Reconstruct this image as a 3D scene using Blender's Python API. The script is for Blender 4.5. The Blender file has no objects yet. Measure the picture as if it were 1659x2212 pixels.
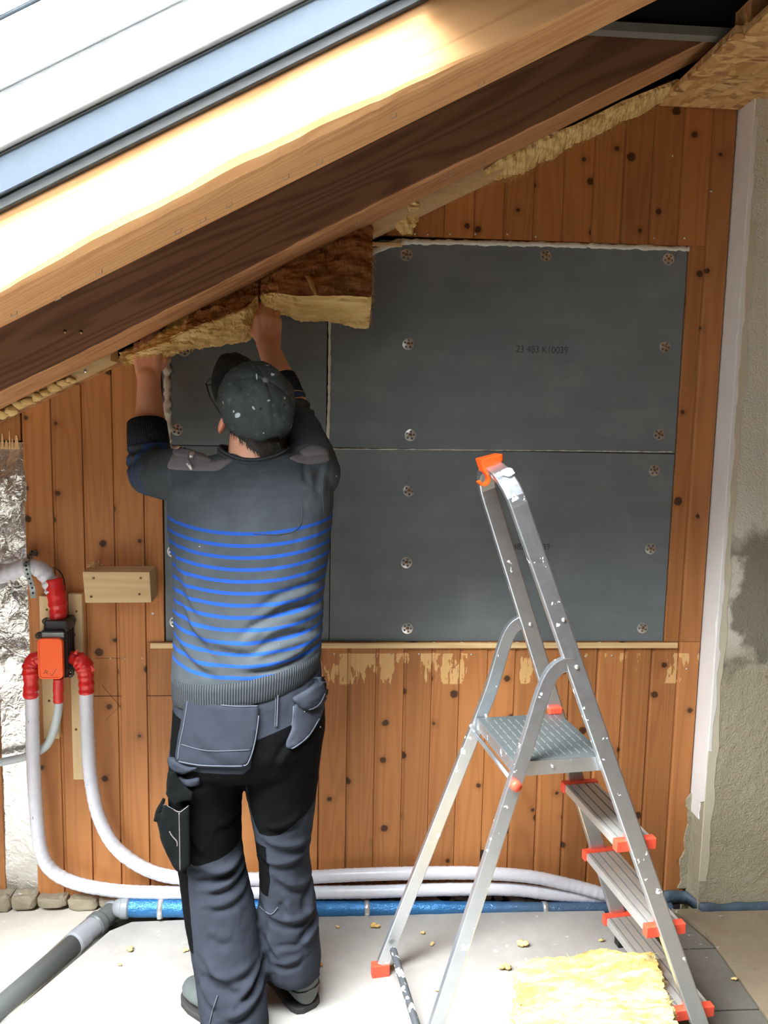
import bpy, bmesh, math, random
import numpy as np
from mathutils import Vector, Matrix, noise
from mathutils.bvhtree import BVHTree
from mathutils.geometry import delaunay_2d_cdt

random.seed(7)
sc = bpy.context.scene
COL = sc.collection
V = Vector

# ------------------------------------------------------------------ camera
FPX, PCX, PCY = 1700.0, 829.5, 1106.0
CAM = np.array([0.0, -2.45, 1.60])
_p, _y, _r = [math.radians(a) for a in (6.84129326, 4.02612865, 1.14130176)]
FW = np.array([math.sin(_y) * math.cos(_p), math.cos(_y) * math.cos(_p), -math.sin(_p)])
_rt = np.cross(FW, [0, 0, 1]); _rt /= np.linalg.norm(_rt); _up = np.cross(_rt, FW)
RT = _rt * math.cos(_r) + _up * math.sin(_r)
UP = -_rt * math.sin(_r) + _up * math.cos(_r)
cd = bpy.data.cameras.new('camera'); cam = bpy.data.objects.new('camera', cd); COL.objects.link(cam)
cd.sensor_fit = 'VERTICAL'; cd.sensor_height = 24.0; cd.lens = 24.0 * FPX / 2212.0
cd.clip_start = 0.02
cam.matrix_world = Matrix(((RT[0], UP[0], -FW[0], CAM[0]), (RT[1], UP[1], -FW[1], CAM[1]), (RT[2], UP[2], -FW[2], CAM[2]), (0, 0, 0, 1)))
sc.camera = cam

# ------------------------------------------------------------------ sky and exposure
SKY_STRENGTH = 100.0
world = bpy.data.worlds.new('overcast_sky'); sc.world = world; world.use_nodes = True
wt_ = world.node_tree; bg = wt_.nodes['Background']
# overcast sky: brightest overhead, horizon dimmed to darken the upper wall; dim ground below
_tc = wt_.nodes.new('ShaderNodeTexCoord'); _sx = wt_.nodes.new('ShaderNodeSeparateXYZ'); wt_.links.new(_tc.outputs['Generated'], _sx.inputs[0])
_rp = wt_.nodes.new('ShaderNodeValToRGB'); wt_.links.new(_sx.outputs[2], _rp.inputs[0])
_e = _rp.color_ramp.elements; _e[0].position = 0.0; _e[0].color = (0.05, 0.053, 0.055, 1); _m = _e.new(0.35); _m.color = (0.36, 0.385, 0.40, 1); _e[2].position = 1.0; _e[2].color = (0.90, 0.96, 1.0, 1)
_mx = wt_.nodes.new('ShaderNodeMix'); _mx.data_type = 'RGBA'
_gt = wt_.nodes.new('ShaderNodeMath'); _gt.operation = 'GREATER_THAN'; wt_.links.new(_sx.outputs[2], _gt.inputs[0]); _gt.inputs[1].default_value = 0.0
wt_.links.new(_gt.outputs[0], _mx.inputs[0]); _mx.inputs[6].default_value = (0.07, 0.07, 0.06, 1); wt_.links.new(_rp.outputs[0], _mx.inputs[7])
wt_.links.new(_mx.outputs[2], bg.inputs[0]); bg.inputs[1].default_value = SKY_STRENGTH
vs = sc.view_settings
vs.view_transform = 'Standard'; vs.look = 'None'; vs.exposure = 0.26; vs.gamma = 1.0; vs.use_curve_mapping = False
# roof: bottom plane of the rafters  z = RK + RM * x ; openings for two roof windows (x0, x1, y0, y1)
RK, RM = 2.095, 0.522
ROOF_ANG = math.atan(RM)
SKYLIGHTS = [(-2.05, 0.16, -1.74, -1.0)]
for (x0, x1, y0, y1) in SKYLIGHTS:
    l = bpy.data.lights.new('sky_portal', 'AREA'); l.shape = 'RECTANGLE'
    l.size = (x1 - x0) / math.cos(ROOF_ANG); l.size_y = y1 - y0; l.cycles.is_portal = True
    o = bpy.data.objects.new('sky_portal', l); COL.objects.link(o)
    xm = (x0 + x1) / 2
    o.location = (xm, (y0 + y1) / 2, RK + RM * xm + 0.52); o.rotation_euler = (0, -ROOF_ANG, 0)

# ------------------------------------------------------------------ helpers
def ray(px, py):
    return FW + RT * (px - PCX) / FPX - UP * (py - PCY) / FPX
def P(px, py, y=0.0):
    d = ray(px, py); t = (y - CAM[1]) / d[1]; return V(CAM + d * t)
def Z(px, py, z=0.0):
    d = ray(px, py); t = (z - CAM[2]) / d[2]; return V(CAM + d * t)
def roofz(x, off=0.0): return RK + RM * x + off
def pxs(y, px=800, py=1100):          # metres per photo pixel at depth y
    return (P(px + 1, py, y) - P(px, py, y)).length

def srgb(*c):
    r = []
    for x in c:
        x /= 255.0
        r.append(x / 12.92 if x <= 0.04045 else ((x + 0.055) / 1.055) ** 2.4)
    return (r[0], r[1], r[2], 1.0)

class NT:
    def __init__(s, name):
        s.m = bpy.data.materials.new(name); s.m.use_nodes = True; s.t = s.m.node_tree
        s.b = s.t.nodes['Principled BSDF']; s.out = s.t.nodes['Material Output']
    def n(s, typ, **kw):
        nd = s.t.nodes.new(typ)
        for k, v in kw.items():
            if k.startswith('i_'): s.set(nd.inputs[int(k[2:])], v)
            else: setattr(nd, k, v)
        return nd
    def set(s, inp, v):
        if hasattr(v, 'is_output'): s.t.links.new(v, inp)
        else: inp.default_value = v
    def coord(s, rnd=0.0):
        c = s.n('ShaderNodeTexCoord').outputs['Object']
        if rnd:
            r = s.n('ShaderNodeObjectInfo').outputs['Random']
            k = s.math('MULTIPLY', r, rnd)
            cb = s.n('ShaderNodeCombineXYZ', i_0=k, i_1=0.0, i_2=s.math('MULTIPLY', k, 1.7)).outputs[0]
            c = s.vm('ADD', c, cb)
        return c
    def vm(s, op, a, b): return s.n('ShaderNodeVectorMath', operation=op, i_0=a, i_1=b).outputs[0]
    def mul(s, v, sc_): return s.vm('MULTIPLY', v, sc_)
    def rot(s, v, e):
        nd = s.n('ShaderNodeMapping'); s.set(nd.inputs['Vector'], v); nd.inputs['Rotation'].default_value = e; return nd.outputs[0]
    def math(s, op, a, b=0.0, clamp=False):
        return s.n('ShaderNodeMath', operation=op, use_clamp=clamp, i_0=a, i_1=b).outputs[0]
    def noise(s, v, scale=1.0, det=3.0, rough=0.55, dist=0.0):
        nd = s.n('ShaderNodeTexNoise'); s.set(nd.inputs['Vector'], v)
        nd.inputs['Scale'].default_value = scale; nd.inputs['Detail'].default_value = det
        nd.inputs['Roughness'].default_value = rough; nd.inputs['Distortion'].default_value = dist
        return nd.outputs['Fac']
    def vor(s, v, scale, dim='3D', feat='F1'):
        nd = s.n('ShaderNodeTexVoronoi', voronoi_dimensions=dim, feature=feat); s.set(nd.inputs['Vector'], v)
        nd.inputs['Scale'].default_value = scale; return nd
    def ss(s, v, a, b, lo=0.0, hi=1.0):
        nd = s.n('ShaderNodeMapRange', interpolation_type='SMOOTHSTEP'); s.set(nd.inputs[0], v)
        for i, q in enumerate((a, b, lo, hi)): s.set(nd.inputs[i + 1], q)
        return nd.outputs[0]
    def mix(s, f, a, b):
        nd = s.n('ShaderNodeMix', data_type='RGBA'); s.set(nd.inputs[0], f); s.set(nd.inputs[6], a); s.set(nd.inputs[7], b); return nd.outputs[2]
    def attr(s, name): return s.n('ShaderNodeAttribute', attribute_name=name).outputs['Fac']
    def sep(s, v):
        nd = s.n('ShaderNodeSeparateXYZ'); s.set(nd.inputs[0], v); return nd.outputs
    def bump(s, h, strength=0.3, dist=0.01, prev=None):
        nd = s.n('ShaderNodeBump'); nd.inputs['Strength'].default_value = strength; nd.inputs['Distance'].default_value = dist
        s.set(nd.inputs['Height'], h)
        if prev is not None: s.set(nd.inputs['Normal'], prev)
        return nd.outputs[0]
    def fin(s, col=None, rough=None, metal=None, normal=None, **kw):
        b = s.b.inputs
        if col is not None: s.set(b['Base Color'], col)
        if rough is not None: s.set(b['Roughness'], rough)
        if metal is not None: s.set(b['Metallic'], metal)
        if normal is not None: s.set(b['Normal'], normal)
        for k, v in kw.items(): s.set(b[k.replace('_', ' ')], v)
        return s.m

def simple(name, col, rough=0.6, metal=0.0, var=0.12, scale=30.0, bump=0.15, bscale=None, bd=0.002, spec=0.5):
    t = NT(name); c = t.coord(3.0); f = t.noise(c, scale, 4)
    dk = tuple(x * (1 - var * 1.6) for x in col[:3]) + (1,); lt = tuple(min(1, x * (1 + var)) for x in col[:3]) + (1,)
    nm = t.bump(t.noise(c, bscale or scale * 4, 4), bump, bd) if bump else None
    return t.fin(t.mix(f, dk, lt), rough, metal, nm, Specular_IOR_Level=spec)

def wood(name, base, dark, angle=0.0, knots=True, vertical=True, rings=0.45, rough=0.55, worn=False, grain=0.30, bumps=0.2):
    t = NT(name); c0 = t.coord(11.0); c = c0
    if angle: c = t.rot(c0, (0, angle, 0))
    sc1 = (9, 9, 0.55) if vertical else (0.55, 9, 9)
    sc2 = (110, 110, 2.5) if vertical else (2.5, 110, 110)
    n1 = t.noise(t.mul(c, sc1), 1, 2, 0.5, 0.3)
    ring = t.math('PINGPONG', t.math('MULTIPLY', n1, 26.0), 1.0)
    ring = t.ss(ring, 0.25, 1.0)
    fine = t.noise(t.mul(c, sc2), 1, 3, 0.6)
    f = t.math('ADD', t.math('MULTIPLY', ring, rings), t.math('MULTIPLY', fine, grain), True)
    col = t.mix(f, base, dark)
    tone = t.noise(t.mul(c, (1.3, 1.3, 1.3)), 1, 2)
    col = t.mix(t.math('MULTIPLY', tone, 0.35), col, tuple(x * 0.62 for x in dark[:3]) + (1,))
    rnd = t.n('ShaderNodeObjectInfo').outputs['Random']
    hs = t.n('ShaderNodeHueSaturation'); t.set(hs.inputs['Color'], col); t.set(hs.inputs['Value'], t.ss(rnd, 0.0, 1.0, 0.86, 1.13)); col = hs.outputs[0]
    if knots:
        xyz = t.sep(c); kv = t.n('ShaderNodeCombineXYZ', i_0=xyz[0], i_1=xyz[2], i_2=0.0).outputs[0]
        vo = t.vor(kv, 8.0, '2D'); wob = t.math('MULTIPLY', t.noise(c, 60, 2), 0.06)
        d = t.math('ADD', vo.outputs['Distance'], wob)
        pick = t.math('GREATER_THAN', t.sep(vo.outputs['Color'])[0], 0.42)
        size = t.math('MULTIPLY', t.sep(vo.outputs['Color'])[1], 0.075)
        core = t.math('SUBTRACT', 1.0, t.ss(d, t.math('ADD', size, 0.045), t.math('ADD', size, 0.085)))
        halo = t.math('SUBTRACT', 1.0, t.ss(d, 0.05, 0.26))
        col = t.mix(t.math('MULTIPLY', t.math('MULTIPLY', halo, pick), 0.35), col, tuple(x * 0.6 for x in dark[:3]) + (1,))
        col = t.mix(t.math('MULTIPLY', t.math('MULTIPLY', core, pick), 0.88), col, (0.035, 0.014, 0.006, 1))
    if worn:   # pale torn patches where a strip was ripped off the lower boards near their top
        z = t.sep(c0)[2]
        rag = t.noise(t.mul(t.coord(), (70, 1, 16)), 1, 3, 0.6)
        big = t.noise(t.mul(t.coord(), (11, 1, 3)), 1, 1, 0.5)
        oz = t.sep(t.coord())[2]
        band = t.math('MULTIPLY', t.ss(oz, 0.70, 0.79), t.math('SUBTRACT', 1.0, t.ss(oz, 0.845, 0.85)))
        msk = t.math('MULTIPLY', t.math('MULTIPLY', t.ss(t.math('ADD', t.math('MULTIPLY', rag, 0.42), t.math('MULTIPLY', big, 0.78)), 0.64, 0.67), band), t.math('GREATER_THAN', t.sep(t.coord())[0], -0.02))
        msk = t.ss(msk, 0.45, 0.55)
        col = t.mix(t.math('MULTIPLY', msk, t.math('ADD', 0.55, t.math('MULTIPLY', fine, 0.45))), col, srgb(226, 184, 124))
    nm = t.bump(fine, bumps, 0.0015)
    return t.fin(col, rough, 0.0, nm, Specular_IOR_Level=0.35)

class MB:
    def __init__(s): s.v = []; s.f = []
    def add(s, vs_, fs):
        k = len(s.v); s.v += [V(p) for p in vs_]; s.f += [tuple(i + k for i in f) for f in fs]; return s
    def hexa(s, p):      # p: 4 bottom (ccw) + 4 top
        return s.add(p, [(3, 2, 1, 0), (4, 5, 6, 7), (0, 1, 5, 4), (1, 2, 6, 5), (2, 3, 7, 6), (3, 0, 4, 7)])
    def box(s, x0, x1, y0, y1, z0, z1):
        return s.hexa([(x0, y0, z0), (x1, y0, z0), (x1, y1, z0), (x0, y1, z0), (x0, y0, z1), (x1, y0, z1), (x1, y1, z1), (x0, y1, z1)])
    def obox(s, c, ax, ay, az, hx, hy, hz):
        c, ax, ay, az = V(c), V(ax), V(ay), V(az)
        q = [c + ax * (i * hx) + ay * (j * hy) + az * (k * hz) for k in (-1, 1) for (i, j) in ((-1, -1), (1, -1), (1, 1), (-1, 1))]
        return s.hexa(q)
    def loft(s, rings, closed=True, caps=True):
        n = len(rings[0]); vs_ = [p for r in rings for p in r]; fs = []
        for i in range(len(rings) - 1):
            for j in range(n if closed else n - 1):
                a = i * n + j; b = i * n + (j + 1) % n; fs.append((a, b, b + n, a + n))
        if caps:
            fs.append(tuple(range(n - 1, -1, -1))); k = (len(rings) - 1) * n; fs.append(tuple(range(k, k + n)))
        return s.add(vs_, fs)
    def tube(s, path, rad, n=12, caps=True, up=None):
        path = [V(p) for p in path]; rings = []
        if not hasattr(rad, '__len__'): rad = [rad] * len(path)
        u = None
        for i, p in enumerate(path):
            t = (path[min(i + 1, len(path) - 1)] - path[max(i - 1, 0)]).normalized()
            if u is None:
                u = V(up) if up else (V((0, 0, 1)) if abs(t.z) < 0.9 else V((0, 1, 0)))
            u = (u - t * u.dot(t)).normalized(); w = t.cross(u)
            rings.append([p + (u * math.cos(2 * math.pi * k / n) + w * math.sin(2 * math.pi * k / n)) * rad[i] for k in range(n)])
        return s.loft(rings, True, caps)
    def sweep(s, path, nv, hn, hb):     # rectangular bar; hn half size along the fixed direction nv, hb across
        path = [V(p) for p in path]; nv = V(nv).normalized(); rings = []
        for i, p in enumerate(path):
            t = (path[min(i + 1, len(path) - 1)] - path[max(i - 1, 0)]).normalized()
            b = t.cross(nv).normalized()
            e = 0.86
            rings.append([p + nv * (sx * hn) + b * (sy * hb) for (sx, sy) in ((1, e), (e, 1), (-e, 1), (-1, e), (-1, -e), (-e, -1), (e, -1), (1, -e))])
        return s.loft(rings)
    def ball(s, c, r, nu=12, nv=8, rot=None):
        c = V(c); r = V(r) if hasattr(r, '__len__') else V((r, r, r)); R = rot or Matrix.Identity(3); vs_ = [c + R @ V((0, 0, -r.z))]; fs = []
        for i in range(1, nv):
            a = -math.pi / 2 + math.pi * i / nv
            for j in range(nu):
                b = 2 * math.pi * j / nu
                vs_.append(c + R @ V((r.x * math.cos(a) * math.cos(b), r.y * math.cos(a) * math.sin(b), r.z * math.sin(a))))
        vs_.append(c + R @ V((0, 0, r.z))); top = len(vs_) - 1
        for j in range(nu): fs.append((0, 1 + (j + 1) % nu, 1 + j))
        for i in range(nv - 2):
            for j in range(nu):
                a = 1 + i * nu + j; b = 1 + i * nu + (j + 1) % nu; fs.append((a, b, b + nu, a + nu))
        k = 1 + (nv - 2) * nu
        for j in range(nu): fs.append((k + j, k + (j + 1) % nu, top))
        return s.add(vs_, fs)
    def disc(s, c, ax, r, h, n=16, r2=None):
        c = V(c); ax = V(ax).normalized(); u = ax.orthogonal().normalized(); w = ax.cross(u); r2 = r if r2 is None else r2
        return s.loft([[c + (u * math.cos(2 * math.pi * k / n) + w * math.sin(2 * math.pi * k / n)) * rr + ax * hh for k in range(n)] for rr, hh in ((r, 0), (r2, h))])
    def capsule(s, a, b, ra, rb, n=16):
        a, b = V(a), V(b); d = (b - a); L = d.length; t = d / max(L, 1e-6); path = []; rad = []
        for k in range(5):
            q = math.pi / 2 * (1 - k / 4); path.append(a - t * ra * math.sin(q)); rad.append(max(ra * math.cos(q), ra * 0.03))
        for k in range(1, 5):
            q = math.pi / 2 * k / 4
            path.append(b + t * rb * math.sin(q) if k else b); rad.append(max(rb * math.cos(q), rb * 0.03))
        path.insert(5, b); rad.insert(5, rb)
        return s.tube(path, rad, n)
    def mesh(s, name):
        me = bpy.data.meshes.new(name); me.from_pydata([tuple(p) for p in s.v], [], s.f); me.update(); return me
    def build(s, name, m, parent=None, smooth=False, bevel=0.0, fix=True):
        me = s.mesh(name)
        if fix:
            bm = bmesh.new(); bm.from_mesh(me); bmesh.ops.recalc_face_normals(bm, faces=bm.faces); bm.to_mesh(me); bm.free()
        return link(name, me, m, parent, smooth, bevel)

def link(name, me, m, parent=None, smooth=False, bevel=0.0):
    o = bpy.data.objects.new(name, me); COL.objects.link(o)
    if m is not None:
        me.materials.clear(); me.materials.append(m)
    if smooth: me.shade_smooth()
    if parent is not None:
        o.parent = parent; o.matrix_parent_inverse = Matrix.Translation(-parent.location) if parent.parent is None else Matrix.Identity(4)
        if parent.parent is not None:
            o.matrix_parent_inverse = (parent.parent.matrix_basis @ parent.matrix_parent_inverse @ parent.matrix_basis).inverted()
    if bevel:
        b = o.modifiers.new('bevel', 'BEVEL'); b.width = bevel; b.segments = 2; b.limit_method = 'ANGLE'
    return o

def empty(name, loc=(0, 0, 0)):
    o = bpy.data.objects.new(name, None); COL.objects.link(o); o.location = loc; o.empty_display_size = 0.05; return o
def tag(o, label=None, cat=None, group=None, kind=None):
    if label: o['label'] = label
    if cat: o['category'] = cat
    if group: o['group'] = group
    if kind: o['kind'] = kind
    return o

def fbm(p, s, oct=4):
    return noise.fractal(V(p) * s, 1.0, 2.0, oct)
def interp(pts, n):
    """Catmull-Rom through points, n samples per span"""
    pts = [V(p) for p in pts]; out = []
    for i in range(len(pts) - 1):
        a, b, c, d = pts[max(i - 1, 0)], pts[i], pts[i + 1], pts[min(i + 2, len(pts) - 1)]
        for k in range(n):
            t = k / n
            out.append(0.5 * ((2 * b) + (c - a) * t + (2 * a - 5 * b + 4 * c - d) * t * t + (3 * b - a - 3 * c + d) * t ** 3))
    out.append(pts[-1]); return out

def lump(c, r, seed, amp=0.3, fr=1.5, sub=2):
    """irregular stone-like mesh block data centred at c"""
    bm = bmesh.new(); bmesh.ops.create_icosphere(bm, subdivisions=sub, radius=1.0)
    for v in bm.verts:
        k = 1 + amp * fbm(v.co * fr + V((seed, seed * 2.3, 0)), 1.0, 3)
        v.co = V((v.co.x * r[0] * k + c[0], v.co.y * r[1] * k + c[1], v.co.z * r[2] * k + c[2]))
    vs_ = [v.co.copy() for v in bm.verts]; fs = [tuple(v.index for v in f.verts) for f in bm.faces]; bm.free(); return vs_, fs

# ------------------------------------------------------------------ materials
M = {}
M['pine'] = wood('pine_boards', srgb(194, 131, 77), srgb(138, 78, 38), rings=0.24, grain=0.22, worn=True)
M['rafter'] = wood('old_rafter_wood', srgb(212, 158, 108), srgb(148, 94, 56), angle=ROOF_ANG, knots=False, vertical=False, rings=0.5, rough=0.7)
M['rafter_side'] = wood('shaded_rafter_side', srgb(148, 102, 72), srgb(92, 58, 40), angle=ROOF_ANG, knots=False, vertical=False, rings=0.5, rough=0.75)  # rafter wood with the near rafter's shade put into its colour
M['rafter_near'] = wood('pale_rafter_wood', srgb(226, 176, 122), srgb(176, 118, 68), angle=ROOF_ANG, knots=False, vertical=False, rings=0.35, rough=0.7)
M['pale_v'] = wood('planed_pale_board', srgb(240, 214, 168), srgb(216, 178, 122), knots=False, rings=0.25)
M['pale_h'] = wood('planed_pale_batten', srgb(236, 208, 158), srgb(196, 152, 96), knots=False, vertical=False, rings=0.35)
M['block'] = wood('rough_sawn_block', srgb(240, 208, 158), srgb(206, 164, 112), knots=False, vertical=False, rings=0.3, grain=0.4, bumps=0.4)
M['dark_gap'] = simple('dark_void', srgb(26, 23, 20), 0.9, bump=0)
M['black_film'] = simple('black_roof_film', srgb(34, 36, 35), 0.5, var=0.1, scale=8)
M['seal'] = simple('light_grey_seal', srgb(150, 150, 150), 0.5, bump=0)
M['metal_grey'] = simple('grey_flashing', srgb(58, 68, 78), 0.45, 0.3, var=0.06, scale=60, bump=0.4, bscale=700, bd=0.0006)
M['white_frame'] = simple('white_lacquer', srgb(235, 236, 236), 0.35, var=0.02, bump=0)
M['foam'] = simple('pale_mineral_mortar', srgb(220, 214, 198), 0.9, var=0.12, scale=60, bump=0.5, bscale=160, bd=0.004)
M['steel'] = simple('zinc_steel', srgb(222, 221, 216), 0.34, 0.8, var=0.1, scale=40, bump=0.1)
M['screw'] = simple('yellow_zinc_screw', srgb(150, 120, 84), 0.35, 0.9, bump=0)
M['ink'] = simple('grey_ink', srgb(66, 69, 70), 0.9, bump=0)
M['pencil'] = simple('pencil_line', srgb(84, 52, 32), 0.9, bump=0)

def m_panel():
    t = NT('grey_fibre_cement'); c = t.coord(2.0)
    a = t.noise(t.mul(c, (2, 2, 26)), 1, 3); b = t.noise(t.mul(c, (500, 500, 260)), 1, 2); f = t.noise(c, 7, 4)
    col = t.mix(a, srgb(98, 105, 108), srgb(117, 124, 127)); col = t.mix(t.math('MULTIPLY', t.ss(f, 0.45, 0.75), 0.22), col, srgb(150, 152, 150))
    return t.fin(col, 0.62, 0.0, t.bump(b, 0.25, 0.0008), Specular_IOR_Level=0.4)
M['panel'] = m_panel()

def m_plaster():
    t = NT('rough_beige_plaster'); c = t.coord()
    big = t.noise(c, 3, 4); mid = t.noise(c, 30, 6, 0.72); fine = t.noise(c, 150, 4, 0.7)
    x, y, z = t.sep(c)
    up_ = t.mix(big, srgb(222, 218, 202), srgb(238, 234, 220)); lo_ = t.mix(big, srgb(174, 164, 138), srgb(198, 188, 162)); col = t.mix(t.ss(z, 0.80, 0.95), lo_, up_); col = t.mix(t.math('MULTIPLY', t.ss(mid, 0.5, 0.8), 0.4), col, srgb(216, 210, 192))
    w = t.math('MULTIPLY', t.math('SUBTRACT', t.noise(c, 9, 4), 0.5), 0.34)
    zz = t.math('ADD', z, w); xx = t.math('ADD', x, w)
    damp = t.math('MULTIPLY', t.math('MULTIPLY', t.ss(zz, 0.83, 0.90), t.ss(zz, 1.34, 1.22)), t.ss(xx, 1.26, 1.31))
    col = t.mix(t.math('MULTIPLY', damp, 0.85), col, srgb(126, 122, 106))
    pit = t.math('SUBTRACT', 1.0, t.ss(t.vor(c, 14).outputs['Distance'], 0.04, 0.12)); pit = t.math('MULTIPLY', pit, t.ss(t.noise(c, 4, 2), 0.5, 0.6))
    col = t.mix(t.math('MULTIPLY', pit, 0.6), col, srgb(96, 84, 66))
    rgh = t.ss(z, 1.0, 0.75)     # the lower render is left coarser than the upper coat
    h = t.math('ADD', t.math('MULTIPLY', mid, t.math('ADD', 0.35, t.math('MULTIPLY', rgh, 0.7))), t.math('MULTIPLY', fine, 0.45))
    return t.fin(col, 0.92, 0.0, t.bump(h, 1.0, 0.013), Specular_IOR_Level=0.2)
M['plaster'] = m_plaster()
M['gypsum'] = simple('white_gypsum', srgb(236, 232, 228), 0.85, var=0.04, scale=14, bump=0.3, bscale=60, bd=0.003)
M['cream'] = simple('cream_skim_coat', srgb(204, 196, 172), 0.9, var=0.06, scale=14, bump=0.3, bscale=50, bd=0.003)

def m_concrete(name, a, b, spots, bump=0.35):
    t = NT(name); c = t.coord(1.0)
    big = t.noise(c, 2.2, 5, 0.6); mid = t.noise(c, 18, 5, 0.65); fine = t.noise(c, 240, 3)
    col = t.mix(t.ss(t.math('ADD', t.math('MULTIPLY', big, 0.6), t.math('MULTIPLY', mid, 0.4)), 0.3, 0.7), a, b)
    sp = t.math('MULTIPLY', t.math('SUBTRACT', 1.0, t.ss(t.vor(c, 23).outputs['Distance'], 0.03, 0.10)), t.ss(t.noise(c, 6, 2), 0.5, 0.6))
    col = t.mix(t.math('MULTIPLY', sp, spots), col, srgb(96, 90, 80))
    wt = t.ss(t.noise(c, 34, 3), 0.70, 0.76); col = t.mix(t.math('MULTIPLY', wt, 0.5), col, srgb(236, 234, 230))
    h = t.math('ADD', t.math('MULTIPLY', mid, 0.8), t.math('MULTIPLY', fine, 0.25))
    return t.fin(col, 0.85, 0.0, t.bump(h, bump, 0.006), Specular_IOR_Level=0.3)
M['slab'] = m_concrete('grey_screed', srgb(144, 140, 134), srgb(160, 156, 150), 0.4, 0.18)
M['ground'] = m_concrete('brown_raw_concrete', srgb(124, 108, 88), srgb(148, 134, 112), 0.6, 0.5)
M['rawleft'] = m_concrete('pale_raw_concrete', srgb(176, 168, 156), srgb(196, 188, 176), 0.3, 0.5)
M['tile'] = m_concrete('grey_cement_tile', srgb(104, 100, 91), srgb(120, 116, 107), 0.5, 0.3)
M['stone'] = m_concrete('grey_brown_stone', srgb(122, 112, 94), srgb(164, 152, 130), 0.5, 0.8)
M['rubble'] = m_concrete('dusty_rubble', srgb(110, 106, 98), srgb(140, 134, 124), 0.5, 0.8)

def m_osb():
    t = NT('oriented_strand_board'); c = t.coord(2.0)
    w = t.vm('ADD', c, t.mul(t.n('ShaderNodeTexNoise', i_0=c).outputs['Color'], (0.05, 0.05, 0.05)))
    v1 = t.vor(t.mul(w, (52, 22, 50)), 1.0); v2 = t.vor(t.mul(w, (24, 60, 50)), 1.0)
    m = t.mix(t.sep(v1.outputs['Color'])[0], srgb(176, 128, 76), srgb(222, 178, 118)); m2 = t.mix(t.sep(v2.outputs['Color'])[1], srgb(150, 100, 56), srgb(228, 188, 130))
    col = t.mix(t.ss(t.noise(c, 20, 2), 0.42, 0.58), m, m2)
    return t.fin(col, 0.75, 0.0, t.bump(t.sep(v1.outputs['Color'])[2], 0.25, 0.002), Specular_IOR_Level=0.3)
M['osb'] = m_osb()

def m_glass():
    t = NT('window_glass'); tr = t.n('ShaderNodeBsdfTransparent'); gl = t.n('ShaderNodeBsdfGlossy'); gl.inputs['Roughness'].default_value = 0.02
    fr = t.n('ShaderNodeFresnel'); fr.inputs['IOR'].default_value = 1.45
    mx = t.n('ShaderNodeMixShader', i_0=fr.outputs[0], i_1=tr.outputs[0], i_2=gl.outputs[0]); t.t.links.new(mx.outputs[0], t.out.inputs['Surface']); return t.m
M['glass'] = m_glass()

def m_foil():
    t = NT('crumpled_aluminium_foil'); c = t.coord()
    n1 = t.noise(c, 30, 4, 0.5, 0.8); n2 = t.noise(c, 75, 3, 0.5, 0.6)
    r = t.math('ABSOLUTE', t.math('SUBTRACT', n1, 0.5))
    h = t.math('ADD', r, t.math('MULTIPLY', n2, 0.3))
    return t.fin(t.mix(n2, srgb(196, 196, 194), srgb(232, 232, 232)), 0.24, 0.9, t.bump(h, 0.35, 0.012))
M['foil'] = m_foil()

def m_wool(name, a, b, dark, sx=(9, 9, 60), amt=0.5):
    t = NT(name); c = t.coord(1.0)
    lay = t.noise(t.mul(c, sx), 1, 4, 0.6, 0.4); fib = t.noise(t.mul(c, tuple(q * 6 for q in sx)), 1, 3, 0.65, 0.5); blot = t.noise(c, 14, 4, 0.6)
    col = t.mix(t.ss(lay, .34, .66), a, b); col = t.mix(t.math('MULTIPLY', t.ss(t.math('ADD', t.math('MULTIPLY', blot, 0.6), t.math('MULTIPLY', lay, 0.4)), 0.56, 0.68), amt), col, dark)
    h = t.math('ADD', t.math('MULTIPLY', lay, 0.6), t.math('MULTIPLY', fib, 0.5))
    return t.fin(col, 0.95, 0.0, t.bump(h, 0.8, 0.006), Specular_IOR_Level=0.1)
M['wool_pale'] = m_wool('pale_glass_wool', srgb(232, 202, 142), srgb(214, 178, 112), srgb(178, 130, 70), amt=0.3)
M['wool_brown'] = m_wool('brown_glass_wool', srgb(196, 146, 102), srgb(132, 90, 58), srgb(64, 38, 24), sx=(12, 24, 44), amt=0.75)
M['wool_floor'] = m_wool('yellow_glass_wool', srgb(232, 212, 154), srgb(210, 176, 104), srgb(160, 98, 40), sx=(7, 42, 30), amt=0.6)

# ------------------------------------------------------------------ the setting: back wall of boards
wall = MB().box(-2.70, 1.30, 0.030, 0.16, -0.12, 3.4).build('wall_back', M['dark_gap']); tag(wall, kind='structure')
PITCH, S0 = 0.0907, -0.0245
def board(x0, x1, z0, zt0, zt1, y=0.0, first_groove=True, full=True):
    """tongue-and-groove board: shadow groove on its left edge, small round on the right"""
    if x1 - x0 < 0.012: return
    g = 0.0095 if first_groove and x1 - x0 > 0.03 else 0.001
    prof = [(x0, 0.020), (x0, 0.0055), (x0 + g * 0.62, 0.0050), (x0 + g, 0.0008), (x0 + g + 0.0015, 0.0), (x1 - 0.0016, 0.0), (x1, 0.0022), (x1, 0.020)]
    zt = lambda x: zt0 + (zt1 - zt0) * (x - x0) / (x1 - x0)
    MB().loft([[(x, y + d, z0) for x, d in prof], [(x, y + d, zt(x)) for x, d in prof]]).build('board', M['pine'], wall)
PX0, PX1, PZ0, PZ1 = -0.512, 1.104, 0.884, 2.146
top = lambda x: min(2.56, 2.088 + 0.505 * x)
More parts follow.
